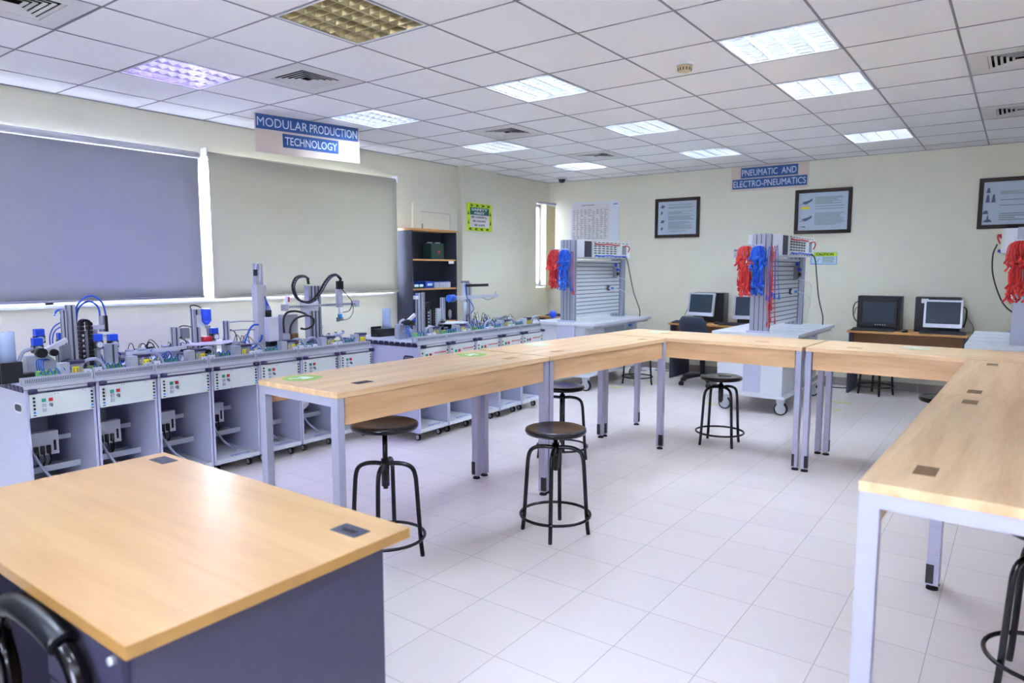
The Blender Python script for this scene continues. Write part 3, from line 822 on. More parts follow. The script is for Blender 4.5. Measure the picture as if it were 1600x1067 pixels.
def monitor(x, y, z, label, frame, rz=0, w=.37, h=.31, tilt=.12, low=.06, dots=False):
    t = thing('monitor', label, 'monitor', (x, y, z), rz, 'flat computer monitors')
    rt = Matrix.Rotation(-tilt, 3, 'X')
    c = V((0, 0, low + h/2))
    def tb(mb, x0, y0, z0, x1, y1, z1):
        return mb.obox(rt @ V(((x0+x1)/2, (y0+y1)/2, (z0+z1)/2)) + c, (x1-x0, y1-y0, z1-z0), rt)
    f = MB()
    bw, bb = .022, .045
    tb(f, -w/2, -.02, h/2-bw, w/2, .02, h/2); tb(f, -w/2, -.02, -h/2, w/2, .02, -h/2+bb)
    tb(f, -w/2, -.02, -h/2+bb, -w/2+bw, .02, h/2-bw); tb(f, w/2-bw, -.02, -h/2+bb, w/2, .02, h/2-bw)
    tb(f, -w/2+.02, .005, -h/2+.02, w/2-.02, .035, h/2-.02)
    b = f.build('bezel', frame, t, bevel=.003)
    s = MB(); tb(s, -w/2+bw, -.014, -h/2+bb, w/2-bw, -.008, h/2-bw); s.build('screen', 'scr', t)
    if dots:
        s = MB()
        for k in range(5): tb(s, -.03+.025*k, -.0215, -h/2+.018, -.018+.025*k, -.0205, -h/2+.028)
        s.build('button', 'silver', b)
    MB().cyl((0, .03, .01), (0, .03, low+h*.4), .02).build('stand', 'plastic', t)
    MB().lathe((0, .02, 0), [(.10, 0), (.1, .008), (.03, .014)], 28).build('foot', 'plastic', t)
    return t
def keyboard(x, y, z, label, rz=0):
    t = thing('keyboard', label, 'keyboard', (x, y, z), rz, 'black computer keyboards')
    MB().prism([(-.075, 0), (.075, 0), (.075, .028), (-.075, .014)], 'x', -.22, .22).build('keyboard_body', 'plastic', t)
    m = MB()
    for r_ in range(5):
        for k in range(17):
            yy = -.055 + .025*r_; zz = .0185 + (yy+.055)*.0933
            m.box(-.205+.0243*k, yy-.009, zz-.001, -.185+.0243*k, yy+.009, zz+.004)
    o = m.build('keys', 'slot', t); o['kind'] = 'stuff'
    return t
def mouse(x, y, z, label):
    t = thing('mouse', label, 'computer mouse', (x, y, z), .3, 'black computer mice')
    MB().lathe((0, 0, 0), [(.03, 0), (.036, .01), (.03, .026), (.012, .034), (0, .035)], 18).build('mouse_body', 'plastic', t)
    MB().box(-.003, -.02, .03, .003, -.004, .038).build('scroll_wheel', 'mid', t)
    return t
a = at_y(1100, 480, 9.0); tower(a.x + .02, 9.10, DZ, 'black computer case behind the tilted silver monitor on the left desk')
monitor(a.x - .03, 8.98, DZ, 'silver framed monitor behind the office chair', 'silver', rz=-.10, low=.09, tilt=.17)
keyboard(a.x - .12, 8.80, DZ, 'keyboard half hidden behind the office chair')
b = at_y(1168, 482, 9.0)
tower(b.x + .03, 9.12, DZ, 'black computer case left of the second workstation post', w=.40, h=.39)
monitor(b.x + .01, 9.0, DZ, 'silver framed monitor half hidden by the red test leads of the second workstation', 'silver', low=.07, tilt=.12)
keyboard(b.x - .06, 8.80, DZ, 'keyboard in front of the monitor beside the second workstation')
c_ = at_y(1117, 501, 8.85); mouse(c_.x + .03, 8.84, DZ, 'black mouse between the two keyboards of the left computer desk')
a = at_y(1375, 488, 9.12); tower(a.x - .02, 9.16, DZ, 'black computer case behind the black monitor on the right desk', w=.46)
monitor(a.x + .0, 9.02, DZ, 'black framed monitor with a row of lit buttons', 'pc', low=.05, tilt=.05, dots=True, w=.38)
keyboard(at_y(1364, 508, 8.98).x, 8.98, DZ, 'keyboard in front of the black framed monitor')
mouse(at_y(1414, 513, 8.98).x, 8.97, DZ, 'black mouse between the keyboards of the right computer desk')
b = at_y(1470, 490, 9.14); tower(b.x - .04, 9.18, DZ, 'black computer case with a small white sticker on the right desk', w=.44, sticker=True)
monitor(b.x + .03, 9.04, DZ, 'silver framed monitor at the right end of the right computer desk', 'silver', low=.065, tilt=.05, w=.37)
keyboard(at_y(1473, 515, 8.98).x, 8.98, DZ, 'keyboard in front of the right hand silver monitor')
e2 = at_z(872, 488, DZ); keyboard(e.x + .33, 9.0, DZ, 'dark keyboard on the desk half hidden behind the first workstation')
def cable(pts, r_, mt, label, cat='cable'):
    o = MB().tube(pts, r_, 6, 5).build('cable', mt, None); return tag(o, label, cat)
def pts_y(lst, y, dy=0): return [at_y(px, py, y + dy*i) for i, (px, py) in enumerate(lst)]
cable(pts_y([(1343, 470), (1336, 474), (1333, 485), (1335, 497), (1342, 505)], 9.3), .006, 'plastic', 'black cable bundle looping left of the black framed monitor')
cable(pts_y([(1342, 480), (1337, 482), (1335, 490)], 9.32), .004, 'plastic', 'thin cable left of the black framed monitor')
cable(pts_y([(1502, 478), (1510, 484), (1509, 500), (1505, 512)], 9.3), .008, 'plastic', 'thick black cable bundle right of the silver monitor')
cable(pts_y([(1508, 490), (1514, 500), (1521, 512), (1519, 525), (1516, 560), (1515, 602)], 9.44), .003, 'plastic', 'thin black cable hanging off the right computer desk')
cable(pts_y([(1076, 474), (1074, 484), (1070, 492), (1072, 496)], 9.1), .005, 'plastic', 'black cable left of the monitor behind the office chair')

# office chair
oc = at_y(1090, 585, 8.5)
t = thing('office_chair', 'navy swivel office chair on a black star base at the left computer desk', 'chair', (oc.x + .06, 8.5, 0), -.2)
m = MB(); n = 10; vs = []
for j in range(11):
    v_ = j/10; z = .50 + .39*v_
    hw = .225 * (1 - .12*v_) * (1 if .08 < v_ < .9 else (.93 if v_ <= .08 else .88 if v_ < .97 else .78))
    for i in range(n+1):
        u = -1 + 2*i/n; vs.append((u*hw, -.20 - .06*v_ + .05*(1-u*u)*-1 + .02*math.sin(v_*6), z))
m._add(vs, [(j*(n+1)+i, j*(n+1)+i+1, (j+1)*(n+1)+i+1, (j+1)*(n+1)+i) for j in range(10) for i in range(n)], True)
b = m.build('backrest', 'chairf', t); s = b.modifiers.new('thickness', 'SOLIDIFY'); s.thickness = .045
s = b.modifiers.new('round', 'SUBSURF'); s.levels = s.render_levels = 1
MB().lathe((0, .05, .44), [(.20, 0), (.24, .02), (.25, .05), (.22, .075), (.1, .08), (0, .08)], 28).build('seat', 'chairf', t)
MB().tube([(0, 0, .44), (0, -.16, .44), (0, -.235, .50), (0, -.245, .70)], .02, 8, 4).build('back_bar', 'plastic', t)
MB().cyl((0, 0, .10), (0, 0, .44), .032).build('gas_lift', 'plastic', t)
base = MB()
for k in range(5):
    a = 2*PI*k/5 + .5; base.tube([(0, 0, .12), (.16*math.cos(a), .16*math.sin(a), .105), (.30*math.cos(a), .30*math.sin(a), .075)], .022, 8, 3)
bs = base.build('star_base', 'plastic', t)
for k in range(5):
    a = 2*PI*k/5 + .5; x, y = .30*math.cos(a), .30*math.sin(a)
    MB().cyl((x-.022, y, .028), (x+.022, y, .028), .028).cyl((x, y, .028), (x, y, .08), .01).build('caster', 'plastic', bs)

# floor tape marks
for (p, q, lab) in (((944, 603), (974, 606), 'yellow floor tape mark left of the leg at the back row corner'), ((1006, 595), (1041, 602), 'upper yellow floor tape mark near the first workstation'),
                    ((1100, 629), (1121, 632), 'yellow floor tape mark behind the stool with the white card'), ((1297, 627), (1330, 631), 'longer yellow floor tape mark right of the back row legs'),
                    ((1298, 639), (1314, 641), 'shorter yellow floor tape mark right of the back row legs')):
    a, b = at_z(*p, 0), at_z(*q, 0); a.z = b.z = .0008
    o = MB().obox((a+b)/2, ((b-a).length, .035, .001), Matrix.Rotation(math.atan2((b-a).y, (b-a).x), 3, 'Z')).build('floor_tape', 'tape')
    tag(o, lab, 'floor tape', 'yellow tape marks on the floor')
a = at_z(1014, 577, .02)
t = thing('power_adapter', 'white power adapter lying on the floor behind the left back row leg', 'power adapter', (a.x, a.y, 0))
MB().box(-.10, -.04, 0, .10, .04, .045).build('adapter_body', 'pvc', t, bevel=.01)
MB().tube([(.1, 0, .02), (.2, .05, .012), (.32, .12, .012), (.36, .3, .02), (.36, .42, .25)], .006, 6).tube([(-.1, 0, .02), (-.2, .1, .01), (-.3, .05, .01), (-.2, -.08, .01), (0, -.07, .01)], .006, 6).build('cord', 'plastic', t)
cable([V((-1.95, 9.35, .3)), V((-1.93, 9.3, .02)), V((-1.8, 9.2, .008)), V((-1.66, 9.25, .008))], .006, 'plastic', 'black cable on the floor beside the right computer desk')

# ================================================================== bookshelf
bx, by, bw_, bd, bh = XL+.02, 6.055, .83, .26, 1.96
t = thing('bookshelf', 'tall charcoal bookshelf with beech edged shelves against the left wall', 'bookshelf', (bx, by, 0))
MB().box(0, 0, 0, bd, .02, bh-.025).build('side_panel', 'shelfd', t)
MB().box(0, bw_-.02, 0, bd, bw_, bh-.025).build('side_panel', 'shelfd', t)
MB().box(0, .02, 0, .012, bw_-.02, bh-.025).build('back_panel', 'shelfd', t)
MB().box(-.01, -.01, bh-.025, bd+.01, bw_+.01, bh).build('top_board', 'orange', t)
SH = [at_x(680, 450, bx+bd).z, at_x(680, 405, bx+bd).z]
for z in (.1, .42, SH[0]-.42, SH[0], SH[1]): MB().box(.012, .02, z-.02, bd-.002, bw_-.02, z).build('shelf', 'shelfd', t)
for z in (.1, .42, SH[0]-.42, SH[0], SH[1]): MB().box(bd-.002, .02, z-.02, bd, bw_-.02, z).build('shelf_edge', 'orange', t)
MB().box(bd-.001, bw_-.16, SH[1]-.055, bd+.002, bw_-.06, SH[1]-.02).build('shelf_label', 'paper', t)
y0, y1 = at_x(671, 390, bx+.2).y, at_x(691, 390, bx+.2).y
t = thing('metal_box', 'dark green metal first aid box on the top shelf of the bookshelf', 'box', (bx+.03, y0, SH[1]))
MB().box(.06, 0, 0, .2, y1-y0, .20).build('box_body', 'boxg', t, bevel=.008)
m = MB()
for k in (.2, .8): m.box(.11, (y1-y0)*k-.03, .20, .15, (y1-y0)*k+.03, .215)
m.build('handle', 'silver', t)
c = (y1-y0)*.6; MB().box(.2005, c-.025, .085, .202, c+.025, .10).box(.2005, c-.008, .068, .202, c+.008, .117).build('red_mark', 'red', t)
z = SH[0]; y0 = by
t = thing('case', 'flat black case with pale tabs at the left of the middle shelf', 'case', (bx+.04, by+.04, z)); MB().box(0, 0, 0, .2, .2, .04).build('case_body', 'plastic', t); MB().box(.2, .02, .02, .204, .09, .05).box(.2, .11, .02, .204, .17, .05).build('tab', 'caut', t)
t = thing('case', 'bright blue case on the middle shelf', 'case', (bx+.04, by+.26, z)); MB().box(0, 0, 0, .2, .15, .085).build('case_body', 'bind', t, bevel=.006); MB().box(.2, .03, .03, .203, .12, .06).build('tab', 'caut', t)
for k in range(9):
    o = MB().box(-.04, -.011, 0, .04, .011, .07).build('pneumatic_part', 'aluL', loc=(bx+.20, by+.44+.034*k, z))
    MB().cyl((.02, 0, .07), (.02, 0, .082), .007, n=8).build('fitting', 'bluet', o)
    tag(o, 'small silver pneumatic part, %s from the blue case on the middle shelf' % ['first', 'second', 'third', 'fourth', 'fifth', 'sixth', 'seventh', 'eighth', 'ninth'][k], 'pneumatic part', 'small parts in a row on the middle shelf')

# ================================================================== electropneumatic workstations
def make_ws():
    """local frame: origin under the near left corner of the worktop, +y away from the viewer, modules face +x"""
    t = thing('training_workstation', '', 'workstation', (0, 0, 0), 0, 'white training workstations with slotted profile boards')
    W, L, Z = .86, 1.60, .83
    MB().box(0, 0, Z-.035, W, L, Z).build('worktop', 'white', t, bevel=.003)
    m = MB()
    for k in (.4, .8, 1.2): m.box(.45, k*1.0, Z+.0002, W-.01, k+.008, Z+.0008)
    m.build('worktop_joint', 'mid', t)
    MB().box(.03, .03, Z-.065, W-.03, L-.03, Z-.0355).build('underframe', 'aluL', t)
    # chassis base
    MB().box(.04, .04, .17, W-.12, L-.04, .20).build('base_tray', 'white', t, bevel=.004)
    cab = MB().box(.05, .05, .2005, W-.15, .52, Z-.066).build('cabinet', 'white', t, bevel=.003)
    m = MB(); m.box(.05+.27, .046, .22, .05+.45, .05, Z-.08)
    m.build('end_panel', 'lav', cab)
    c2 = MB().box(.05, 1.18, .2005, W-.18, 1.54, Z-.066).build('cabinet', 'white', t, bevel=.003)
    for k in range(3):
        d_ = MB().box(W-.179, 1.20, .22+.185*k, W-.16, 1.52, .395+.185*k).build('drawer', 'white', c2)
        MB().box(W-.16, 1.24, .34+.185*k, W-.14, 1.31, .375+.185*k).build('drawer_handle', 'cyanb', d_)
    MB().box(W-.149, .10, .60, W-.13, .50, Z-.10).build('control_flap', 'white', cab)
    # central back wall under the worktop
    MB().box(.35, .52, .2005, .40, 1.12, Z-.066).build('rear_panel', 'lav', t)
    for (cx, cy) in ((.12, .12), (W-.17, .12), (.12, L-.14), (W-.17, L-.14)):
        c = MB().box(cx-.035, cy-.03, .145, cx+.035, cy+.03, .17).build('caster', 'wheel', t)
        MB().prism([(cx-.045, .16), (cx+.04, .16), (cx+.022, .06), (cx-.022, .055)], 'y', cy-.026, cy-.020).prism([(cx-.045, .16), (cx+.04, .16), (cx+.022, .06), (cx-.022, .055)], 'y', cy+.020, cy+.026).build('fork', 'wheel', c)
        MB().cyl((cx, cy-.017, .066), (cx, cy+.017, .066), .066, n=28).build('tyre', 'rubber', c)
        MB().cyl((cx, cy-.0185, .066), (cx, cy+.0185, .066), .052, n=28).build('wheel_hub', 'wheel', c)
    # posts
    px0, px1, zt = .37, .55, 1.815
    for (ya, yb) in ((.04, .12), (1.36, 1.44)):
        p = MB().box(px0, ya, Z, px1, yb, zt).build('post', 'postm', t, bevel=.003)
        m = MB()
        for k in range(3):
            xx = px0 + .045*(k+1)
            m.box(xx-.0035, ya-.0012, Z+.01, xx+.0035, ya, zt-.004)
        for k in (1,): m.box(px1, (ya+yb)/2-.005, Z+.01, px1+.0012, (ya+yb)/2+.005, zt-.004)
        m.box(px0+.02, ya+.01, zt, px1-.02, yb-.01, zt+.002)
        m.build('groove', 'slot', p)
        MB().box(px0-.02, ya-.03, Z-.25, px1+.03, ya-.0005, Z+.02).build('post_bracket', 'lav', p) if ya < .5 else None
    # slotted profile board between the posts
    b = MB().box(.46, .125, Z+.05, .50, 1.355, 1.56).build('profile_board', 'board', t)
    m = MB()
    for k in range(14): zz = Z+.09+.048*k; m.box(.50, .127, zz-.004, .5015, 1.353, zz+.004)
    m.build('groove', 'slot', b)
    MB().box(.455, .124, 1.5605, .515, 1.356, 1.575).build('top_rail', 'white', t)
    # control box
    zb = 1.60
    bx = MB().box(.30, .13, zb, .64, 1.355, zt-.004).build('control_rack', 'white', t, bevel=.003)
    MB().box(.641, .135, zb+.01, .648, .30, zt-.014).build('blank_panel', 'navy', bx).data.materials[0] = M['slot']
    fc = MB().box(.641, .31, zb+.006, .66, 1.34, zt-.010).build('module_front', 'panel', bx)
    m = MB()
    for c in range(6):
        yy = .34 + .105*c
        for r_ in range(4): m.box(.66, yy, zb+.055+.028*r_, .6625, yy+.07, zb+.068+.028*r_)
    for c in range(9): m.box(.66, .33+.11*c, zt-.026, .6625, .39+.11*c, zt-.018); m.box(.66, .33+.11*c, zb+.012, .6625, .39+.11*c, zb+.018)
    m.build('socket_row', 'ink', bx)
    MB().box(.66, 1.10, zb+.05, .6625, 1.22, zt-.05).build('display', 'mid', bx)
    MB().tube([(.672, .34, zt-.045), (.685, .5, zt-.05), (.675, .7, zt-.042), (.688, .86, zt-.05), (.674, 1.0, zt-.045)], .009, 6).build('red_patch_leads', 'redcab', bx)
    MB().tube([(.672, 1.12, zt-.06), (.69, 1.2, zt-.05), (.69, 1.26, zt-.08), (.67, 1.26, zt-.13)], .007, 6).build('red_patch_leads', 'redcab', bx)
    MB().tube([(.672, .36, zb+.03), (.685, .5, zb+.026), (.675, .7, zb+.034), (.688, .9, zb+.026), (.674, 1.2, zb+.03)], .009, 6).build('blue_patch_leads', 'blue', bx)
    MB().tube([(.67, 1.05, zb+.035), (.72, 1.12, zb-.01), (.73, 1.2, zb-.2), (.735, 1.32, zb-.45), (.76, 1.45, Z+.10), (.76, 1.46, Z+.002)], .006, 6).build('mains_cord', 'plastic', t)
    return t
ws = make_ws(); ws.location = (-2.57, 7.02, 0); ws['label'] = 'second training workstation, centre, with long red and blue leads hanging from its post'
o = copy_tree(ws, None, (-4.86, 7.06, 0), .02, 'first training workstation, left, in front of the planner board')
o = copy_tree(ws, None, (.50, 8.60, 0), PI, 'third training workstation cut off by the right edge of the picture')
for k in kids(o):
    if k.name.startswith('mains_cord'): bpy.data.objects.remove(k)

# bundles of test leads hanging from the posts
def bundle(name, x, y, ztop, w, d, tiers, mt, label, n=46, rack=None):
    t = thing(name, label, 'test leads', (x, y, 0), 0, 'bundles of test leads on the workstation posts')
    m = MB(); rr = random.Random(hash(label) % 999)
    rr = random.Random(len(label) * 7 + n)
    for ti, (z0, ln) in enumerate(tiers):
        for k in range(n):
            a = rr.uniform(-1, 1); bb = rr.uniform(-1, .5)
            rad = math.sqrt(a*a + bb*bb)
            l1 = ln * rr.uniform(.5, 1.12)
            x1 = a * w * (1 if ti == 0 else .78); y1 = bb * d
            m.mi = 1 if rr.random() < .35 else 0
            sw = rr.uniform(-.01, .01)
            m.tube([(x1*.12, -.01, z0-.01), (x1*.55, y1*.6, z0 + .012*(1-rad)), (x1*.95, y1, z0-l1*.22), (x1*1.05+sw, y1*1.1, z0-l1*.55), (x1*1.0+sw*2, y1, z0-l1*.84)], .0042, 5, 2)
            e = V((x1*1.0+sw*2, y1, z0-l1*.84)); e2 = e + V((rr.uniform(-.03, .03), rr.uniform(-.03, .004), -.032))
            m.mi = 1 if rr.random() < .6 else 0
            m.cyl(e, e2, .009, n=6)
    o = m.build('leads', [mt, mt+'2'], t); o['kind'] = 'stuff'
    m = MB().box(-w*.6, .0, ztop-.006, w*.6, .02, ztop+.006)
    for k in range(3): m.cyl((-w*.5+w*.5*k, .0, ztop), (-w*.5+w*.5*k, -d*1.1, ztop+.012), .003, n=6)
    m.build('hook_bar', 'silver', t)
    return t
yb = 7.015
for (xo, yo, nm) in ((0, 0, 'second'), (-2.29, .04, 'first')):
    xa = -2.57+.37+xo
    s = 1 if nm == 'second' else .93
    bundle('test_lead_bundle', xa-.045, yb+yo, 1.70, .078, .05, [(1.69, .22), (1.50, .30 if nm == 'second' else .26)], 'redcab', 'bushy bundle of red test leads on the post of the %s workstation' % nm, 58)
    bundle('test_lead_bundle', xa+.085, yb+yo-.005, 1.70, .064, .05, [(1.69, .23), (1.51, .29)], 'blue', 'bushy bundle of blue test leads on the post of the %s workstation' % nm, 54)
c3 = (.02, yb-.01)
bundle('test_lead_bundle', -.01, yb-.02, 1.70, .10, .06, [(1.69, .26), (1.50, .30)], 'redcab', 'bushy bundle of red test leads at the right edge of the picture', 64)
bundle('test_lead_bundle', .18, yb-.02, 1.66, .09, .06, [(1.64, .28), (1.46, .24)], 'blue', 'blue test leads cut off by the right edge of the picture', 40)
# single long leads
def lead(px, z0, z1, y, mt, label, plug, grp, dx=.0):
    m = MB(); x = px
    m.tube([(x-.012, y, z1+.01), (x-.014, y-.01, (z0+z1)/2), (x-.004, y-.015, z0-.01), (x+.008, y-.012, z0+.004), (x+.016, y-.01, (z0+z1)/2), (x+.014+dx, y, z1)], .0035, 6, 5)
    o = m.build('test_lead', mt)
    MB().cyl((x-.012, y, z1-.03), (x-.012, y, z1+.02), .0075, n=8).cyl((x+.014+dx, y, z1-.04), (x+.014+dx, y, z1+.01), .0075, n=8).build('plug', plug, o)
    return tag(o, label, 'test lead', grp)
g = 'long leads on the second workstation'
lead(-1.985, 1.66, 1.10, 7.0, 'redcab', 'longest thin red lead reaching almost to the second workstation top', 'red', g)
lead(-1.955, 1.665, 1.22, 6.985, 'redcab', 'red lead with blue plugs beside the blue bundle', 'blue', g)
lead(-1.93, 1.67, 1.21, 6.975, 'bluet', 'thin blue lead right of the blue bundle on the second workstation', 'blue', g, .02)
lead(-1.99, 1.60, .93, 6.97, 'redcab', 'thin red lead ending in red plugs just above the second worktop', 'red', g)
lead(-1.96, 1.60, .97, 6.99, 'redcab', 'pale red lead hanging behind the longer ones', 'red', g, .015)
lead(-2.0, 1.66, 1.19, 6.96, 'bluet', 'blue lead beside the post groove of the second workstation', 'blue', g)
lead(-4.275, 1.65, 1.20, 7.04, 'redcab', 'thin red lead hanging beside the first workstation post', 'red', 'leads on the first workstation')
lead(-4.285, 1.65, 1.24, 7.03, 'bluet', 'thin blue lead hanging beside the first workstation post', 'blue', 'leads on the first workstation')
# pneumatic parts clipped to the profile boards
def valves(xo, yo, nm):
    x = -2.57+.5015+xo; y = 7.02+yo
    t = thing('service_unit', 'air service unit with blue knobs clipped on the board of the %s workstation' % nm, 'pneumatic valve', (x, y+1.16, 1.36))
    MB().box(0, -.03, 0, .04, .03, .14).build('valve_body', 'mid', t)
    MB().cyl((.04, 0, .10), (.075, 0, .10), .018).cyl((.03, -.01, .14), (.03, -.01, .185), .018).build('knob', 'blue', t)
    MB().cyl((.04, .0, .045), (.07, .01, .045), .022).build('gauge', 'plastic', t)
    t = thing('push_valve', 'small valve with a blue button lower on the board of the %s workstation' % nm, 'pneumatic valve', (x, y+1.0, 1.22))
    MB().box(0, -.02, -.03, .02, .02, .03).build('valve_body', 'plastic', t)
    MB().box(.02, -.02, -.015, .05, .02, .015).build('block', 'aluL', t)
    MB().cyl((.05, 0, 0), (.08, 0, 0), .013).build('button', 'cyanb', t)
    o = MB().tube([(x+.08, y+1.0, 1.22), (x+.13, y+1.15, 1.19), (x+.14, y+1.35, 1.10), (x+.10, y+1.45, 1.0), (x+.08, y+1.47, .835)], .003, 6).build('air_hose', 'pvc')
    tag(o, 'thin white air hose drooping from the board of the %s workstation' % nm, 'air hose')
    o = MB().tube([(x+.03, y+1.17, 1.36), (x+.1, y+1.28, 1.33), (x+.13, y+1.42, 1.27), (x+.1, y+1.5, 1.1)], .003, 6).build('air_hose', 'pvc')
    tag(o, 'thin white air hose leading back from the service unit of the %s workstation' % nm, 'air hose')
valves(0, 0, 'second'); valves(-2.29, .04, 'first')
# cord on the left of the third workstation
cable([V((-.19, 7.30, 1.68)), V((-.215, 7.28, 1.58)), V((-.20, 7.28, 1.40)), V((-.12, 7.26, 1.18)), V((-.02, 7.24, 1.08)), V((.02, 7.24, 1.04))], .006, 'plastic', 'black cord drooping left of the third workstation post')

# ================================================================== modular production stations
PT = .80          # height of the profile plate
def make_station(p, D, kind):
    t = thing('production_station', '', 'training station', (0, 0, 0), 0)
    for y in (.004, p-.018): MB().box(-D+.10, y, .075, -.004, y+.014, PT-.04).build('side_panel', 'lav', t)
    base = MB().box(-D+.10, .018, .075, -.002, p-.018, .105).build('base_shelf', 'white', t)
    text('brand_lettering', 'FESTO', 'blue', base, (-.035, p*.42, .1056), (0, 1, 0), (-1, 0, .0), p*.40, .03, bold=.04)
    MB().box(-D+.12, .018, .105, -D+.13, p-.018, PT-.04).build('back_panel', 'inner', t)
    pan = MB().box(-.012, .02, .615, .006, p-.02, .75).build('control_panel', 'panel', t, bevel=.002)
    xf = .0065
    def btn(nm, mt, y, z, s=.020):
        MB().box(xf, y-s/2, z-s/2, xf+.006, y+s/2, z+s/2).build(nm, mt, pan)
    if kind == 1:
        yb, zb = p*.24, .71
        btn('start_button', 'greenb', yb, zb); btn('stop_button', 'red', yb+.036, zb)
        btn('reset_button', 'duct', yb+.002, zb-.030); btn('selector_button', 'duct', yb+.002, zb-.058)
        MB().cyl((xf, yb+.036, zb-.03), (xf+.006, yb+.036, zb-.03), .010).obox((xf+.014, yb+.036, zb-.034), (.018, .003, .014)).build('key_switch', 'mid', pan)
        for y in (p*.11, p*.93):
            m = MB()
            for k in range(4): m.cyl((xf, y, .728-.021*k), (xf+.004, y, .728-.021*k), .0065, n=10)
            m.build('socket_column', 'ink', pan)
            MB().cyl((xf, y, .644), (xf+.004, y, .644), .0065, n=10).build('blue_socket', 'cyanb', pan)
            MB().box(xf, y-.008, .624, xf+.002, y+.008, .629).build('slot_mark', 'ink', pan)
        m = MB()
        for (y, z) in ((p*.4, .742), (p*.44, .742), (p*.8, .744), (p*.84, .738), (p*.4, .621)): m.cyl((xf, y, z), (xf+.001, y, z), .003, n=6)
        m.build('screw', 'mid', pan)
    else:
        btn('start_button', 'greenb', p*.24, .695, .024); btn('stop_button', 'red', p*.36, .695, .024)
        m = MB()
        for k in range(9): m.box(xf, p*(.5+.045*k), .700, xf+.001, p*(.5+.045*k)+.011, .712)
        m.build('red_lettering', 'red', pan)
        for y in (p*.1, p*.93):
            m = MB()
            for k in range(3): m.cyl((xf, y, .715-.03*k), (xf+.004, y, .715-.03*k), .007, n=10)
            m.build('socket_column', 'ink', pan)
        MB().box(xf, p*.2, .650, xf+.001, p*.86, .653).build('panel_line', 'mid', pan)
    # slotted profile plate with its front rail
    pl = MB()
    pl.box(-D, 0.001, PT-.036, -.012, p-.001, PT-.008)
    nb = 14
    for k in range(nb):
        x0 = -D + (D-.012)*k/nb; pl.box(x0+.008, .001, PT-.008, x0+(D-.012)/nb-.008, p-.001, PT)
    o = pl.build('profile_plate', 'alu', t)
    m = MB(); m.box(-.012, .001, PT-.038, -.002, p-.001, PT-.024).box(-.012, .001, PT-.020, -.0, p-.001, PT+.0)
    m.build('front_rail', 'aluL', o)
    m = MB(); m.box(-.010, .001, PT-.024, -.006, p-.001, PT-.020).build('rail_groove', 'slot', o)
    # cable duct on the front of the plate
    d_ = MB().box(-.075, .002, PT, -.062, p-.002, PT+.042).box(-.028, .002, PT, -.016, p-.002, PT+.042).box(-.062, .002, PT, -.028, p-.002, PT+.004).build('cable_duct', 'duct', t)
    m = MB(); q = int((p-.02)/.009)
    for k in range(q): m.box(-.0162, .012+.009*k, PT+.014, -.0152, .0155+.009*k, PT+.036)
    m.build('duct_slots', 'slot', d_)
    # clamp knobs
    m_ = None
    for y in (.032, p-.032):
        MB().cyl((0, y, PT-.028), (.035, y, PT-.028), .008, n=8).lathe((.03, y, PT-.028), [(.001, -.014), (.021, -.013), (.022, .012), (.001, .014)], 10).build('clamp_knob', 'purple', t)
    # interior: rail, controller, tray, cables
    MB().box(-.42, .02, .225, -.24, p-.02, .235).box(-.24, .02, .225, -.23, p-.02, .262).build('cable_tray', 'duct', t)
    MB().box(-.36, .02, .385, -.355, p-.02, .415).build('mounting_rail', 'aluL', t)
    pc = MB().box(-.354, .11, .31, -.30, .265, .46).build('controller', 'white', t, bevel=.003)
    m = MB()
    for k in range(3): m.box(-.2995, .125+.034*k, .325, -.28, .145+.034*k, .375)
    m.box(-.2995, .235, .335, -.295, .248, .40).build('plug', 'plastic', pc)
    m = MB()
    for k in range(3): m.tube([(-.28, .135+.034*k, .33), (-.26, .135+.034*k, .29), (-.28, .13+.03*k, .245)], .005, 5)
    m.build('cable', 'rubber', pc)
    if kind == 1:
        MB().tube([(-.25, .03, .60), (-.2, .04, .50), (-.17, .07, .38), (-.13, .14, .22), (-.12, .24, .12)], .009, 7).build('grey_cable', 'greyhose', t)
    else:
        m = MB()
        for k in range(5): m.tube([(-.40, .06+.02*k, .50), (-.25, .08+.03*k, .36), (-.18, .2+.02*k, .22), (-.3, .3, .14), (-.42, .24-.03*k, .13)], .004, 5)
        m.build('grey_cable', 'greyhose', t)
        MB().box(-.48, p*.48, .12, -.40, p*.72, .34).build('small_module', 'duct', t)
    for (cx, cy) in ((-.07, .06), (-.07, p-.06), (-D+.2, .06), (-D+.2, p-.06)):
        c = MB().box(cx-.02, cy-.018, .055, cx+.02, cy+.018, .075).build('caster', 'mid', t)
        MB().cyl((cx-.004, cy-.009, .028), (cx-.004, cy+.009, .028), .028, n=16).build('tyre', 'rubber', c)
        MB().cyl((cx-.004, cy-.0105, .028), (cx-.004, cy+.0105, .028), .018, n=16).build('hub', 'wheel', c)
    return t
P1_, D1 = .376, .85
R1X, R1Y = -4.55, 1.495
s1 = make_station(P1_, D1, 1)
n1 = ['first production station of the long row, with the rounded handle hole in its side', 'second production station from the left in the long row', 'third production station of the long row, under the drilling unit',
      'fourth production station of the long row, just left of the lab table', 'fifth production station of the long row, with coiled grey hoses inside', 'sixth production station of the long row, behind the near lab table legs', 'last production station of the long row, nearest the bookshelf']
row1 = []
for i in range(7):
    o = s1 if i == 0 else copy_tree(s1, None, (R1X, R1Y + P1_*i, 0), 0)
    o.location = (R1X, R1Y + P1_*i, 0); o['label'] = n1[i]; o['group'] = 'production stations of the long row'; row1.append(o)
P2_, D2 = .392, .92
R2X, R2Y, R2A = -4.03, 4.17, .035
s2 = make_station(P2_, D2, 2)
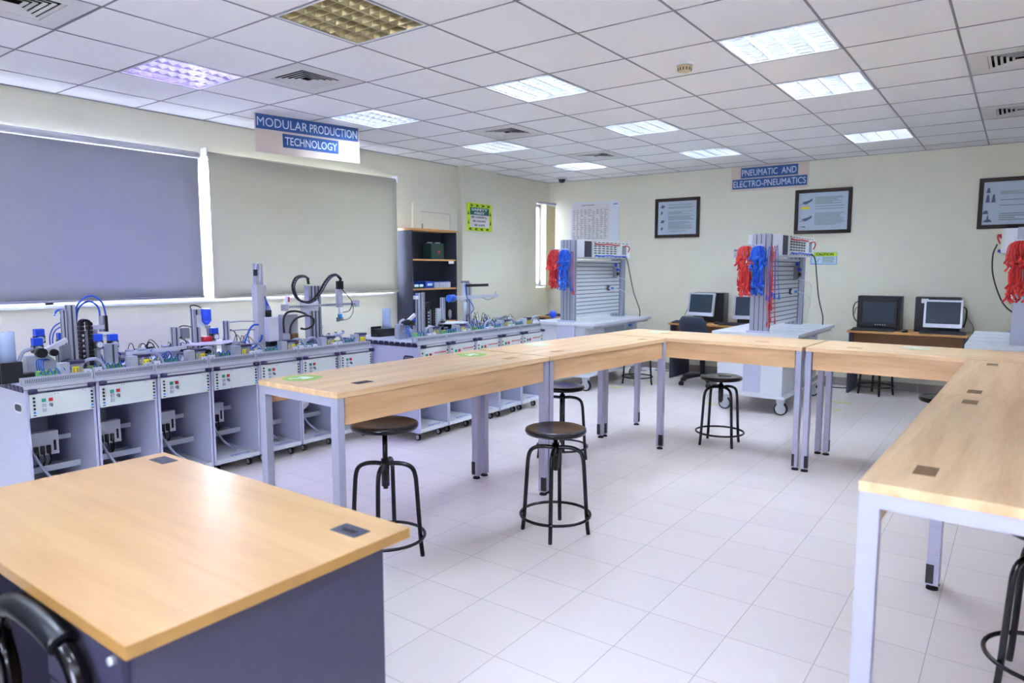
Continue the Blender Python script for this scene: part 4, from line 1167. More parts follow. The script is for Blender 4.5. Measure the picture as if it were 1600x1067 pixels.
n2 = ['first production station of the second row, with the dark handle slot in its end', 'second station of the second row, under the black cable chain', 'third station of the second row, under the round disc table', 'fourth station of the second row, under the cantilever arm', 'last station of the second row, nearest the blue valve']
row2 = []
for i in range(5):
    loc = (R2X - math.sin(R2A)*P2_*i, R2Y + math.cos(R2A)*P2_*i, 0)
    o = s2 if i == 0 else copy_tree(s2, None, loc, R2A)
    o.location = loc; o.rotation_euler = (0, 0, R2A); o.scale = (1, 1, 1.065); o['label'] = n2[i]; o['group'] = 'production stations of the second row'; row2.append(o)
# end of each row: handle hole and dark profile caps
def stadium(cx, cz, hw, hh, n=8):
    pts = []
    for (sx, a0) in ((1, -90), (-1, 90)):
        for k in range(n+1): a = math.radians(a0 + 180*k/n); pts.append((cx + sx*(hw-hh) + hh*math.cos(a), cz + hh*math.sin(a)))
    return pts
for st, D, hx, rim, mid_ in ((row1[0], D1, -.115, 'pvc', 'slot'), (row2[0], D2, -.115, 'purple', 'mid')):
    h = MB().prism(stadium(hx, .665, .062, .030), 'y', .0, .0038).build('handle_hole', rim, st)
    MB().prism(stadium(hx, .665, .050, .020), 'y', -.0008, .002).build('handle_opening', mid_, h)
    m = MB(); n = 14
    for k in range(n):
        x0 = -D + (D-.012)*k/n; w_ = (D-.012)/n
        m.prism([(x0+.004, PT-.036), (x0+w_-.004, PT-.036), (x0+w_-.004, PT-.012), (x0+w_-.012, PT-.012), (x0+w_-.012, PT-.004), (x0+.012, PT-.004), (x0+.012, PT-.012), (x0+.004, PT-.012)], 'y', -.005, .0009)
    m.build('profile_caps', 'purple', st)
# coiled hoses and wires inside two of the long row stations
m = MB()
for k in range(6): m.tube([(-.3, .05+.01*k, .60), (-.2, .13+.012*k, .46-.02*k), (-.25, .08, .34), (-.14, .16, .17), (-.16, .30-.01*k, .125), (-.32, .25, .13), (-.34, .1, .125), (-.2, .07+.01*k, .13)], .006, 6)
m.build('hose_coil', 'greyhose', row1[4])
m = MB()
for k in range(5): m.tube([(-.2, .06, .44), (-.15, .09+.008*k, .40), (-.14, .13+.01*k, .36), (-.16, .10, .31), (-.2, .05, .33), (-.2, .05, .42)], .0045, 6)
m.build('hose_coil', 'pvc', row1[5])
m = MB(); m.tube([(-.1, .03, .30), (-.08, .06, .2), (-.1, .05, .12), (-.07, .09, .15), (-.09, .07, .13)], .004, 6); m.build('orange_wire', 'orangew', row1[5])

# ------------------------------------------------------------------ modules standing on the plates
def bp(px, py, x): return at_x(px, py, x)
def place(name, label, cat, px, x, group=None):
    p = at_x(px, 500, x); return thing(name, label, cat, (x, p.y, PT), 0, group)
def loc(t, px, py, x=None):
    """point of the photo ray at depth x, in the local frame of thing t"""
    q = at_x(px, py, t.location.x if x is None else x); return V((q.x - t.location.x, q.y - t.location.y, q.z - t.location.z))
def post(t, px, w, py_top, name='profile_post', x=None, bottom=0.0, mt='alu', grooves=True):
    q = loc(t, px, py_top, x)
    o = MB().box(q.x-w*.5, q.y-w*.5, bottom, q.x+w*.5, q.y+w*.5, q.z).build(name, mt, t)
    if grooves:
        m = MB(); m.box(q.x+w*.5, q.y-w*.12, bottom+.005, q.x+w*.5+.001, q.y+w*.12, q.z-.003); m.box(q.x-w*.12, q.y-w*.5-.001, bottom+.005, q.x+w*.12, q.y-w*.5, q.z-.003)
        m.build('groove', 'slot', o)
    return o, q
def gauge(t, y, x, z, parent=None, r_=.022):
    g_ = MB().cyl((x, y, z), (x+.018, y, z), r_, n=18).build('pressure_gauge', 'mid', t)
    MB().cyl((x+.018, y, z), (x+.019, y, z), r_*.82, n=18).build('gauge_face', 'pvc', g_)
def regulator(px, x, pyt, pyb, label, gz=True, scale=1):
    t = place('air_regulator', label, 'air regulator', px, x, 'blue capped air regulators')
    a, b = loc(t, px, pyt), loc(t, px, pyb)
    hb = b.z; w = .026*scale
    MB().box(-w, -w, hb, w, w, a.z).build('blue_cap', 'blue', t, bevel=.004)
    MB().box(-w*.8, -w*1.1, hb-.045*scale, w*.8, w*1.1, hb).build('regulator_body', 'plastic', t)
    MB().box(-.012, -.012, 0, .012, .012, hb-.045*scale).build('stand', 'alu', t)
    if gz: gauge(t, .0, w*.8, hb-.022*scale, r_=.022*scale)
    return t
XM = -4.92
# stack magazine at the left end
def magazine(px, x, pyt, pym, pyb, r_, label):
    t = place('stack_magazine', label, 'feeder magazine', px, x)
    a, b = loc(t, px, pyt), loc(t, px, pym)
    MB().cyl((0, 0, b.z), (0, 0, a.z), r_, n=24, caps=False).build('clear_tube', 'clear', t).modifiers.new('wall', 'SOLIDIFY').thickness = .003
    MB().box(-r_*1.3, -r_*1.4, 0, r_*1.3, r_*1.4, b.z).box(-r_*1.1, r_*1.4, 0, r_*1.1, r_*3.4, .045).box(-r_*1.5, -r_*3.2, 0, r_*1.2, -r_*1.4, .06).build('magazine_base', 'plastic', t, bevel=.004)
    MB().cyl((0, r_*3.4, .025), (0, r_*5.5, .025), .016).build('cylinder', 'alu', t)
    return t
magazine(8, -4.80, 519, 566, 590, .040, 'clear plastic stack magazine at the left end of the long row')
regulator(55, XM, 528, 540, 'lower of the two blue air regulators at the left end of the long row', scale=1)
regulator(59, XM-.13, 514, 525, 'upper blue air regulator behind its twin at the left end of the long row')
def swivel(px, x, label, k=1.0, m1='duct'):
    t = place('swivel_feeder', label, 'transfer unit', px, x)
    MB().prism([(-.09*k, 0), (.12*k, 0), (.12*k, .05*k), (.03*k, .14*k), (-.09*k, .14*k)], 'x', -.03, .03).build('inclined_plate', m1, t, bevel=.003)
    MB().cyl((.035, -.02*k, .16*k), (.085, -.02*k, .16*k), .03*k).cyl((.035, .05*k, .155*k), (.075, .05*k, .155*k), .022*k).build('rotary_drive', 'plastic', t)
    MB().bar((.05, 0, .165*k), (.02, .14*k, .225*k), .018, .03).build('swivel_arm', 'white', t)
    MB().tube([(.06, -.06*k, .19*k), (.07, -.12*k, .17*k), (.08, -.15*k, .08*k), (.08, -.13*k, .0)], .011, 8).build('grey_conduit', 'greyhose', t)
    m = MB()
    for q in range(4): m.tube([(.05, .0+.01*q, .11*k), (.08, -.05+.012*q, .12*k), (.1, -.06+.012*q, .06*k), (.07, -.02+.02*q, .01)], .0035, 5)
    m.build('air_tubes', 'bluet', t)
    return t
swivel(60, XM+.06, 'swivel transfer unit with a grey inclined plate at the left end of the long row')
# twin column handling unit
t = place('lifting_unit', 'twin aluminium columns with a blue air tube, left part of the long row', 'lifting unit', 112, XM)
post(t, 109, .045, 476, x=XM); post(t, 98, .028, 484, x=XM+.02)
post(t, 90, .02, 548, 'short_post', x=XM+.08)
MB().tube([loc(t, 86, 494), loc(t, 88, 486), loc(t, 98, 484), loc(t, 108, 489), loc(t, 114, 500), loc(t, 116, 520), loc(t, 116, 545), loc(t, 117, 575)], .007, 7).build('air_tube', 'bluet', t)
MB().tube([loc(t, 96, 503), loc(t, 84, 511), loc(t, 78, 526), loc(t, 80, 545), loc(t, 86, 553)], .004, 6).tube([loc(t, 96, 510), loc(t, 86, 517), loc(t, 82, 530), loc(t, 84, 543)], .004, 6).build('air_tube', 'bluet', t)
q = loc(t, 91, 493); MB().box(q.x-.02, q.y-.02, q.z-.012, q.x+.02, q.y+.02, q.z+.012).build('gripper', 'white', t)
q = loc(t, 101, 555); MB().box(q.x-.0, q.y-.03, q.z-.03, q.x+.05, q.y+.02, q.z+.07).build('slide_block', 'mid', t)
m = MB()
for k in range(4): q = loc(t, 94+3*k, 570); m.box(q.x+.03, q.y-.008, q.z-.03, q.x+.05, q.y+.008, q.z+.03+.006*k)
m.build('valve_block', 'plastic', t)
regulator(94, XM-.14, 520, 530, 'blue air regulator tucked behind the twin columns', scale=.9)
# cable chain
def chain(pxl, pxr, pyt, pyb, x, label):
    t = place('cable_chain', label, 'cable chain', (pxl+pxr)/2, x)
    a, b = loc(t, pxl, pyt), loc(t, pxr, pyb); w = (b.y-a.y)
    pts = []
    zt, zb = a.z, .02
    r_ = w*.36
    n = 12
    m = MB()
    for s in (-1, 1):
        for k in range(n):
            z = zb + (zt-r_-zb)*k/(n-1)
            m.obox((0, s*r_, z), (.05, w*.34, (zt-zb)/n*.9))
            m.obox((.026, s*r_, z), (.006, w*.38, (zt-zb)/n*.5))
    for k in range(1, 6):
        an = PI*k/6; m.obox((0, r_*math.cos(an), zt-r_+r_*math.sin(an)), (.05, w*.22, w*.22), Matrix.Rotation(-(an-PI/2)*-1, 3, 'X'))
    m.build('chain_links', 'plastic', t)
    MB().box(-.012, -r_*.45, 0, .012, r_*.45, zt*.8).build('guide_post', 'mid', t)
    m = MB()
    for k in range(6): m.cyl((.028, -r_, zt*.2+zt*.1*k), (.034, -r_, zt*.2+zt*.1*k+.01), .006, n=6)
    m.build('cable_ties', 'pvc', t)
chain(120, 143, 501, 575, XM+.02, 'black cable chain standing upright in the left part of the long row')
# arc of blue tubes and gripper
t = place('gripper_unit', 'gripper head under two arching blue air tubes in the left part of the long row', 'gripper', 160, XM-.05)
MB().tube([loc(t, 118, 505), loc(t, 118, 485), loc(t, 126, 470), loc(t, 140, 462), loc(t, 153, 466), loc(t, 161, 476), loc(t, 165, 492), loc(t, 165, 500)], .006, 7).build('air_tube', 'bluet', t)
MB().tube([loc(t, 119, 505), loc(t, 121, 486), loc(t, 129, 475), loc(t, 140, 471), loc(t, 150, 476), loc(t, 155, 485), loc(t, 156, 494)], .006, 7).build('air_tube', 'bluet', t)
for (pa, mt, w) in ((157, 'alu', .013), (161, 'mid', .008), (165, 'plastic', .012)):
    q, q2 = loc(t, pa, 493), loc(t, pa, 518); MB().box(q.x-w, q.y-w*.6, q2.z, q.x+w, q.y+w*.6, q.z).build('cylinder', mt, t)
q, q2 = loc(t, 140, 512), loc(t, 162, 512); MB().box(q.x-.015, q.y, q.z-.014, q.x+.015, q2.y, q.z+.014).build('cross_arm', 'white', t)
q = loc(t, 163, 524); MB().box(q.x-.02, q.y-.03, q.z-.008, q.x+.02, q.y+.03, q.z+.008).build('gripper_jaws', 'pvc', t)
q = loc(t, 148, 515); MB().box(q.x-.012, q.y-.012, 0, q.x+.012, q.y+.012, q.z).build('stand', 'alu', t)
regulator(150, XM+.05, 522, 533, 'blue air regulator left of the sturdy post under the gripper')
regulator(174, XM+.05, 522, 532, 'blue air regulator right of the sturdy post under the gripper')
t = place('profile_post', 'sturdy aluminium post between two blue regulators', 'post', 171, XM+.12)
q = loc(t, 171, 537); MB().box(-.028, -.028, 0, .028, .028, q.z).build('profile', 'alu', t)
m = MB(); m.box(.028, -.006, .004, .029, .006, q.z-.003); m.build('groove', 'slot', t)
t = place('portal_frame', 'low aluminium portal frame behind the sturdy post', 'frame', 160, XM-.02)
a, b = loc(t, 144, 542), loc(t, 186, 542)
MB().box(-.015, a.y, a.z-.018, .015, b.y, a.z).build('beam', 'white', t)
for yy in (a.y+.02, (a.y+b.y)/2, b.y-.02): MB().box(-.012, yy-.012, 0, .012, yy+.012, a.z-.018).build('upright', 'alu', t)
m = MB()
for k in range(6): m.tube([(.02, a.y+.06*k, .03), (.03, a.y+.03+.06*k, a.z*.7), (.03, a.y+.05+.06*k, a.z*.3), (.04, a.y+.02+.06*k, .01)], .005, 5)
m.build('air_tubes', 'bluet', t)

def clutter(t, y0, y1, zt, n, mts=('alu', 'mid', 'plastic'), seed=1, x0=-.05, x1=.06):
    """small fittings, cylinders and tubes fixed along one module"""
    rr = random.Random(seed)
    for mt in mts:
        m = MB()
        for k in range(n):
            y = rr.uniform(y0, y1); z = rr.uniform(.0, zt); x = rr.uniform(x0, x1)
            if rr.random() < .5: m.obox((x, y, z*.6+.012), (rr.uniform(.012, .03), rr.uniform(.012, .04), rr.uniform(.012, .03)))
            else: m.cyl((x, y-.02, z), (x, y+.03, z), rr.uniform(.005, .011), n=8)
        m.build({'alu': 'cylinder', 'mid': 'sensor', 'plastic': 'black_fitting', 'bluet': 'air_fitting', 'pcb': 'module'}.get(mt, 'fitting'), mt, t)
    m = MB()
    for k in range(n):
        y = rr.uniform(y0, y1); x = rr.uniform(x0, x1); l_ = rr.uniform(.05, .14)
        m.tube([(x, y, zt*.3), (x+.01, y+l_*.3, zt*rr.uniform(.8, 1.3)), (x, y+l_*.8, zt*rr.uniform(.7, 1.2)), (x+.01, y+l_, zt*.2)], .0028, 5)
    m.build('black_tubes', 'plastic', t)
    m = MB()
    for k in range(max(2, n//2)):
        y = rr.uniform(y0, y1); x = rr.uniform(x0, x1+.03); l_ = rr.uniform(.05, .12)
        m.tube([(x, y, .01), (x+.01, y+l_*.3, zt*rr.uniform(.4, .8)), (x, y+l_*.8, zt*rr.uniform(.4, .9)), (x+.01, y+l_, .02)], .0035, 5)
    m.build('blue_tubes', 'bluet', t)
# conveyor
t = place('conveyor', 'low aluminium conveyor crowded with fittings in the middle of the long row', 'conveyor', 250, XM)
a, b = loc(t, 190, 541), loc(t, 285, 545)
zc = (a.z+b.z)/2
MB().box(-.05, a.y, zc-.055, .05, b.y, zc-.02).build('conveyor_bed', 'alu', t)
MB().box(-.035, a.y-.02, zc-.02, .035, b.y+.02, zc-.014).build('belt', 'mid', t)
MB().box(.05, a.y, zc-.03, .06, b.y, zc+.0).build('side_rail', 'white', t)
for yy in (a.y+.05, b.y-.05): MB().box(-.03, yy-.02, 0, .03, yy+.02, zc-.055).build('stand', 'alu', t)
clutter(t, a.y-.06, b.y, zc+.02, 14, ('alu', 'mid', 'plastic'), 3)
# drilling unit
t = place('drilling_unit', 'drilling unit with a bright blue motor above a white round table', 'drilling unit', 304, XM)
post(t, 304, .05, 483, x=XM)
q, q2 = loc(t, 318, 482), loc(t, 318, 501)
dr = MB().cyl((q.x+.03, q.y, q2.z), (q.x+.03, q.y, q.z), .036, n=20).cyl((q.x+.03, q.y, q2.z-.028), (q.x+.03, q.y, q2.z), .014, .036, n=20).build('drill_motor', 'blue', t)
MB().cyl((q.x+.03, q.y, q2.z-.055), (q.x+.03, q.y, q2.z-.028), .012).cyl((q.x+.03, q.y, q2.z-.085), (q.x+.03, q.y, q2.z-.055), .003).build('chuck', 'alu', dr)
q3 = loc(t, 310, 500); MB().box(q3.x-.0, q3.y-.03, q3.z-.05, q3.x+.03, q3.y+.035, q3.z+.04).build('slide_block', 'white', t)
MB().tube([loc(t, 301, 486), loc(t, 297, 480), loc(t, 300, 477), loc(t, 308, 478), loc(t, 314, 481)], .004, 6).build('cable', 'plastic', t)
ta, tb = loc(t, 275, 537), loc(t, 360, 537)
MB().lathe(((ta.x), (ta.y+tb.y)/2, ta.z-.018), [(.02, 0), (.19, .002), (.2, .008), (.2, .014), (0, .016)], 40).build('round_table', 'white', t)
MB().cyl((0, (ta.y+tb.y)/2, 0), (0, (ta.y+tb.y)/2, ta.z-.018), .05, n=20).build('table_drive', 'plastic', t)
q = loc(t, 322, 530); MB().box(q.x-.02, q.y-.035, ta.z-.002, q.x+.03, q.y+.035, q.z+.022).build('red_workpiece', 'red', t)
t = place('sensor_post', 'short aluminium post carrying a sensor, left of the drilling unit', 'post', 273, XM+.02)
post(t, 273, .042, 511)
q = loc(t, 288, 520); MB().box(q.x-.015, q.y-.025, q.z-.04, q.x+.02, q.y+.03, q.z+.035).build('sensor_block', 'mid', t)
MB().tube([loc(t, 276, 516), loc(t, 282, 510), loc(t, 290, 509), loc(t, 299, 511)], .004, 6).tube([loc(t, 276, 527), loc(t, 284, 527), loc(t, 288, 524)], .004, 6).build('cable', 'plastic', t)
regulator(333, XM, 512, 521, 'blue air regulator with a gauge right of the drilling unit')
t = place('profile_post', 'thin post behind the regulator right of the drilling unit', 'post', 326, XM-.12); post(t, 326, .022, 508)
t = place('sorting_gate', 'short post with two horizontal tubes left of the tall white column', 'sorting gate', 353, XM)
post(t, 353, .036, 501)
MB().tube([loc(t, 355, 504), loc(t, 375, 502), loc(t, 398, 502)], .005, 6).tube([loc(t, 358, 517), loc(t, 380, 515), loc(t, 398, 515)], .005, 6).build('guide_rod', 'greyhose', t)
q = loc(t, 360, 527); MB().box(q.x-.03, q.y-.06, .0, q.x+.03, q.y+.05, q.z-.03).build('slide_base', 'alu', t)
MB().tube([loc(t, 357, 514), loc(t, 366, 518), loc(t, 370, 528), loc(t, 368, 538)], .004, 6).build('cable', 'plastic', t)
clutter(t, q.y-.06, q.y+.12, q.z, 4, seed=8)
# tall column
t = place('lifting_column', 'tallest slim white column with a cable loop at its top', 'lifting column', 406, XM)
q, q2 = loc(t, 405, 412), loc(t, 405, 445)
MB().box(-.02, -.035, q2.z, .02, .03, q.z).build('inner_column', 'duct', t)
MB().box(-.035, -.042, .03, .035, .05, q2.z).build('outer_column', 'aluL', t, bevel=.004)
MB().box(-.05, -.06, 0, .05, .07, .03).build('column_foot', 'alu', t)
MB().tube([loc(t, 399, 425, XM+.05), loc(t, 400, 414, XM+.05), loc(t, 404, 411, XM+.05), loc(t, 406, 418, XM+.05), loc(t, 406, 440, XM+.05)], .005, 6).build('cable_loop', 'pvc', t)
q = loc(t, 399, 425, XM+.05); MB().box(q.x-.01, q.y-.012, q.z-.03, q.x+.01, q.y+.012, q.z+.02).build('plug', 'plastic', t)
MB().tube([loc(t, 404, 507, XM+.06), loc(t, 396, 508, XM+.06), loc(t, 390, 515, XM+.06), loc(t, 385, 528, XM+.06), loc(t, 380, 536, XM+.06)], .008, 7).build('air_tube', 'bluet', t)
MB().tube([loc(t, 409, 523, XM+.06), loc(t, 408, 530, XM+.06), loc(t, 400, 540, XM+.06), loc(t, 392, 546, XM+.08), loc(t, 390, 552, XM+.1)], .009, 7).build('air_tube', 'bluet', t)
t = place('workpiece_rack', 'row of black workpieces in front of the tall column', 'workpiece rack', 378, XM+.1)
m = MB()
for k in range(5): m.lathe((0, -.1+.045*k, 0), [(.02, 0), (.02, .035), (.012, .036)], 14)
m.build('black_workpieces', 'plastic', t)
MB().box(-.03, -.13, -.0, .03, .11, .006).build('rack_base', 'alu', t)
# white motor box with plugs
t = place('motor_housing', 'cream motor housing with black plugs and blue wires on top', 'motor', 424, XM+.05)
q, q2, qa, qb = loc(t, 423, 495), loc(t, 423, 533), loc(t, 415, 510), loc(t, 431, 510)
MB().box(-.04, qa.y, q2.z, .04, qb.y, q.z).build('housing', 'pvc', t, bevel=.006)
MB().box(-.045, qa.y+.005, 0, .045, qb.y+.03, q2.z).build('motor_base', 'plastic', t)
m = MB(); mm = MB()
for k in range(3):
    a = loc(t, 416.5+3.2*k, 494); m.cyl((a.x, a.y, q.z), (a.x, a.y, q.z+.055), .008, n=8)
    mm.tube([(a.x, a.y, q.z+.055), loc(t, 416+2.2*k, 478), loc(t, 415, 468), loc(t, 413, 463)], .004, 6)
m.build('plug', 'plastic', t); mm.build('wires', 'bluet', t)
# grey control box with black hoses
t = place('press_unit', 'grey box with two big black hose loops left of the gantry column', 'press unit', 451, XM)
qa, qb, q2 = loc(t, 440, 492), loc(t, 463, 492), loc(t, 451, 525)
MB().box(-.05, qa.y, .0, .02, qb.y, qa.z).build('housing', 'duct', t, bevel=.003)
MB().tube([loc(t, 444, 520, XM+.06), loc(t, 443, 500, XM+.07), loc(t, 448, 489, XM+.08), loc(t, 461, 486, XM+.08), loc(t, 474, 489, XM+.08), loc(t, 479, 492, XM+.06)], .009, 8).build('black_hose', 'plastic', t)
MB().tube([loc(t, 453, 522, XM+.06), loc(t, 455, 508, XM+.07), loc(t, 464, 497, XM+.08), loc(t, 480, 493, XM+.09), loc(t, 490, 499, XM+.09), loc(t, 488, 509, XM+.09), loc(t, 478, 514, XM+.08), loc(t, 470, 513, XM+.07)], .009, 8).build('black_hose', 'plastic', t)
q = loc(t, 446, 523, XM+.07); MB().box(q.x-.02, q.y-.04, .0, q.x+.02, q.y+.03, q.z+.01).build('valve_block', 'alu', t)
q = loc(t, 459, 523, XM+.07); MB().box(q.x-.02, q.y-.03, .02, q.x+.02, q.y+.03, q.z+.012).build('brass_block', 'brown', t)
q = loc(t, 448, 466, XM+.02); q2 = loc(t, 448, 490, XM+.02); MB().cyl((q.x, q.y, q2.z), (q.x, q.y, q.z+.02), .012).build('clear_vial', 'pvc', t); MB().cyl((q.x+.014, q.y+.01, q.z-.03), (q.x+.014, q.y+.01, q.z+.015), .006).build('red_tip', 'red', t)
clutter(t, qa.y-.06, qb.y+.12, .07, 6, ('plastic', 'mid'), 12, .04, .12)
# gantry
t = place('gantry_column', 'wide grooved aluminium gantry column with a horizontal arm and looping cable chain', 'gantry', 487, XM)
qa, qb, q2 = loc(t, 477, 446), loc(t, 496, 446), loc(t, 487, 446)
c_ = MB().box(-.02, qa.y, 0, .045, qb.y, q2.z).build('column', 'alu', t)
m = MB(); Wc = qb.y - qa.y
for k in (.22, .5, .78): m.box(.045, qa.y+Wc*k-.006, .01, .0462, qa.y+Wc*k+.006, q2.z-.004)
m.build('groove', 'slot', c_)
m = MB()
for k in range(34):
    for f_ in (.1, .9): m.box(.0452, qa.y+Wc*f_-.006, .02+k*.0125, .0466, qa.y+Wc*f_+.006, .026+k*.0125)
m.build('tooth_rack', 'slot', c_)
a, b = loc(t, 446, 481, XM+.09), loc(t, 558, 473, XM+.09)
za = (a.z+b.z)/2
ar = MB().box(.06, a.y, za-.013, .085, b.y, za+.010).build('horizontal_arm', 'aluL', t)
m = MB()
for k in range(int((b.y-a.y)/.02)): m.box(.0852, a.y+.02*k+.004, za-.006, .0865, a.y+.02*k+.012, za+.004)
m.build('tooth_rack', 'slot', ar)
MB().box(.05, a.y-.015, za-.03, .105, a.y+.02, za+.02).box(.05, b.y-.02, za-.03, .105, b.y+.015, za+.03).build('end_block', 'alu', ar)
q = loc(t, 488, 477, XM+.09); MB().box(.046, q.y-.09, za-.045, .059, q.y+.09, za+.035).build('carriage', 'white', t)
q, qz0, qz1 = loc(t, 532, 470, XM+.13), loc(t, 532, 439, XM+.13), loc(t, 532, 480, XM+.13)
MB().box(.10, q.y-.028, qz1.z, .135, q.y+.022, qz0.z-.05).build('vertical_axis', 'alu', ar)
MB().box(.11, q.y-.03, qz0.z-.07, .14, q.y+.03, qz0.z+.0).build('cable_entry', 'plastic', ar)
MB().cyl((.12, q.y, qz1.z-.06), (.12, q.y, qz1.z), .016).build('gripper_body', 'pvc', ar)
MB().cyl((.12, q.y, qz1.z-.09), (.12, q.y, qz1.z-.06), .02).build('blue_gripper_ring', 'cyanb', ar)
MB().box(.105, q.y-.03, qz1.z-.125, .125, q.y-.008, qz1.z-.09).box(.105, q.y+.008, qz1.z-.12, .125, q.y+.03, qz1.z-.09).build('gripper_jaws', 'mid', ar)
MB().tube([loc(t, 533, 450, XM+.15), loc(t, 543, 462, XM+.15), loc(t, 550, 472, XM+.15), loc(t, 546, 485, XM+.15), loc(t, 536, 488, XM+.14)], .0035, 6).tube([loc(t, 549, 470, XM+.15), loc(t, 552, 485, XM+.15), loc(t, 546, 497, XM+.15), loc(t, 536, 500, XM+.14)], .003, 6).build('thin_cable', 'plastic', ar)
xs = XM+.12
cp = [loc(t, *p, xs) for p in ((482, 443), (480, 434), (472, 431), (462, 434), (457, 446), (460, 460), (468, 469), (480, 472), (490, 467), (500, 454), (508, 440), (516, 431), (525, 429), (531, 435), (533, 446))]
m = MB().tube(cp, .010, 8, 5).build('cable_loop', 'plastic', t)
m = MB().tube([p + V((.012, .012, -.008)) for p in cp[1:14]], .006, 6, 5).build('cable_loop', 'purple', t)
m = MB()
for i in range(len(cp)-1):
    for k in range(3): m.obox(cp[i].lerp(cp[i+1], k/3), (.026, .010, .010))
m.build('chain_links', 'rubber', t)
# slides and red valve
t = place('slide_rack', 'three inclined aluminium slides right of the gantry column', 'slide rack', 517, XM)
for k in range(3):
    a, b = loc(t, 499+9*k, 535-3*k, XM+.03), loc(t, 514+11*k, 523-2*k, XM-.03)
    s_ = MB().bar(a, b, .03, .018).build('slide', 'alu', t)
    MB().cyl(b + V((0, -.01, 0)), b + V((0, .006, .002)), .014).build('slide_end', 'plastic', s_)
q = loc(t, 503, 533); MB().box(-.03, q.y-.07, 0, .03, q.y+.02, .05).build('slide_base', 'alu', t)
q = loc(t, 499, 519); MB().cyl((q.x, q.y, q.z-.03), (q.x+.02, q.y+.03, q.z-.03), .014, .002).build('red_cone', 'red', t)
gauge(t, loc(t, 499, 511).y, 0, loc(t, 499, 511).z); MB().box(-.008, q.y-.01, .0, .008, q.y+.01, q.z).build('stand', 'mid', t)
# valve terminals, terminal blocks, conduits along the front of the long row
def fronts(specs, x0, rowname):
    for i, (pv_, pg, ph) in enumerate(specs):
        if pv_:
            t = place('valve_terminal', 'yellow labelled valve terminal with dark cap, %s along the %s front' % (ORD[i], rowname), 'valve terminal', pv_, x0-.10, 'valve terminals of the ' + rowname)
            MB().box(-.03, -.075, 0, .02, -.028, .07).build('terminal_block', 'duct', t, bevel=.002)
            MB().box(-.03, -.025, 0, .02, .04, .062).build('valve_body', 'mid', t)
            MB().box(.0201, -.02, .008, .0215, .035, .052).build('yellow_label', 'yellow', t)
            m = MB()
            for k in range(3): m.box(.0216, -.013+.018*k, .008, .022, -.009+.018*k, .045)
            m.build('label_lines', 'brown', t)
            MB().box(-.035, -.03, .0622, .026, .045, .074).build('dark_cap', 'purple', t)
            t.scale = (1.2, 1.1, 1.5)
        if pg:
            t = place('terminal_strip', 'pale green wiring terminal strip, %s along the %s front' % (ORD[i], rowname), 'terminal strip', pg, x0-.12, 'terminal strips of the ' + rowname)
            MB().box(-.03, -.08, 0, .03, .08, .012).build('rail', 'aluL', t)
            m = MB()
            for k in range(10): m.box(-.025, -.075+.015*k, .012, .025, -.063+.015*k, .045)
            m.build('terminals', 'green', t)
            m = MB()
            for k in range(10): m.box(-.010, -.074+.015*k, .045, .006, -.064+.015*k, .047)
            m.build('terminal_tops', 'yellow', t)
            m = MB()
            for k in range(5): m.tube([(.02, -.07+.03*k, .03), (.035, -.06+.03*k, .055), (.03, -.04+.03*k, .01)], .003, 5)
            m.build('wires', 'bluet', t)
            t.scale = (1.2, 1.2, 1.4)
        if ph:
            t = place('conduit_box', 'white connector box with arched grey conduit, %s along the %s front' % (ORD[i], rowname), 'connector box', ph, x0-.08, 'conduit boxes of the ' + rowname)
            MB().box(-.025, -.05, 0, .02, -.005, .055).box(-.025, .012, 0, .02, .055, .06).build('box_body', 'pvc', t, bevel=.002)
            MB().tube([(0, -.055, .0), (.0, -.065, .06), (.0, -.03, .105), (0, .03, .11), (0, .07, .07), (0, .08, .01)], .011, 8).build('conduit', 'greyhose', t)
            MB().cyl((.02, -.028, .035), (.023, -.028, .035), .008, n=10).cyl((.02, .034, .035), (.023, .034, .035), .008, n=10).build('socket', 'mid', t)
ORD = ['first', 'second', 'third', 'fourth', 'fifth', 'sixth', 'seventh']
fronts([(111, 79, 138), (217, 160, 232), (306, 252, 320), (378, 335, 396), (450, 412, 462), (512, 478, 484), (562, 538, 524)], R1X, 'long row')
t = place('white_terminal_row', 'row of small white connectors in front of the black workpieces', 'connectors', 376, R1X-.12)
m = MB()
for k in range(8): m.lathe((0, -.14+.036*k, 0), [(.013, 0), (.015, .02), (.008, .034)], 10)
m.build('connector', 'pvc', t)

# ------------------------------------------------------------------ modules of the second row
X2 = -4.45
PT = .852
magazine(604, -4.72, 482, 513, 531, .040, 'pale blue stack magazine at the near end of the second row')
t = place('reject_tray', 'black tray left of the stack magazine of the second row', 'tray', 594, -4.74)
MB().box(-.04, -.08, 0, .04, .04, .02).box(-.04, -.08, .02, -.03, .04, .09).box(-.03, -.08, .06, .04, .04, .068).build('tray_body', 'plastic', t)
swivel(630, X2, 'swivel transfer unit with a green grey plate at the near end of the second row', .9, 'duct')
t = place('sensor_post', 'thin white rod left of the columns of the second row', 'post', 637, X2+.05); q = loc(t, 637, 503); MB().cyl((0, 0, 0), (0, 0, q.z), .009).build('rod', 'pvc', t); MB().box(-.03, -.06, .06, .02, .07, .075).build('bracket', 'alu', t)
regulator(648, X2-.1, 498, 503, 'blue air regulator left of the columns of the second row', scale=.7)
t = place('lifting_unit', 'twin aluminium columns with blue air tube in front of the bookshelf', 'lifting unit', 656, X2)
post(t, 654.5, .045, 458, x=X2); post(t, 661, .022, 457, x=X2)
MB().tube([loc(t, 649, 465), loc(t, 651, 461), loc(t, 658, 460), loc(t, 661.5, 468), loc(t, 662, 485), loc(t, 662, 512)], .008, 7).build('air_tube', 'bluet', t)
q = loc(t, 650, 464); MB().box(q.x-.015, q.y-.02, q.z-.02, q.x+.015, q.y+.02, q.z+.012).build('gripper', 'white', t)
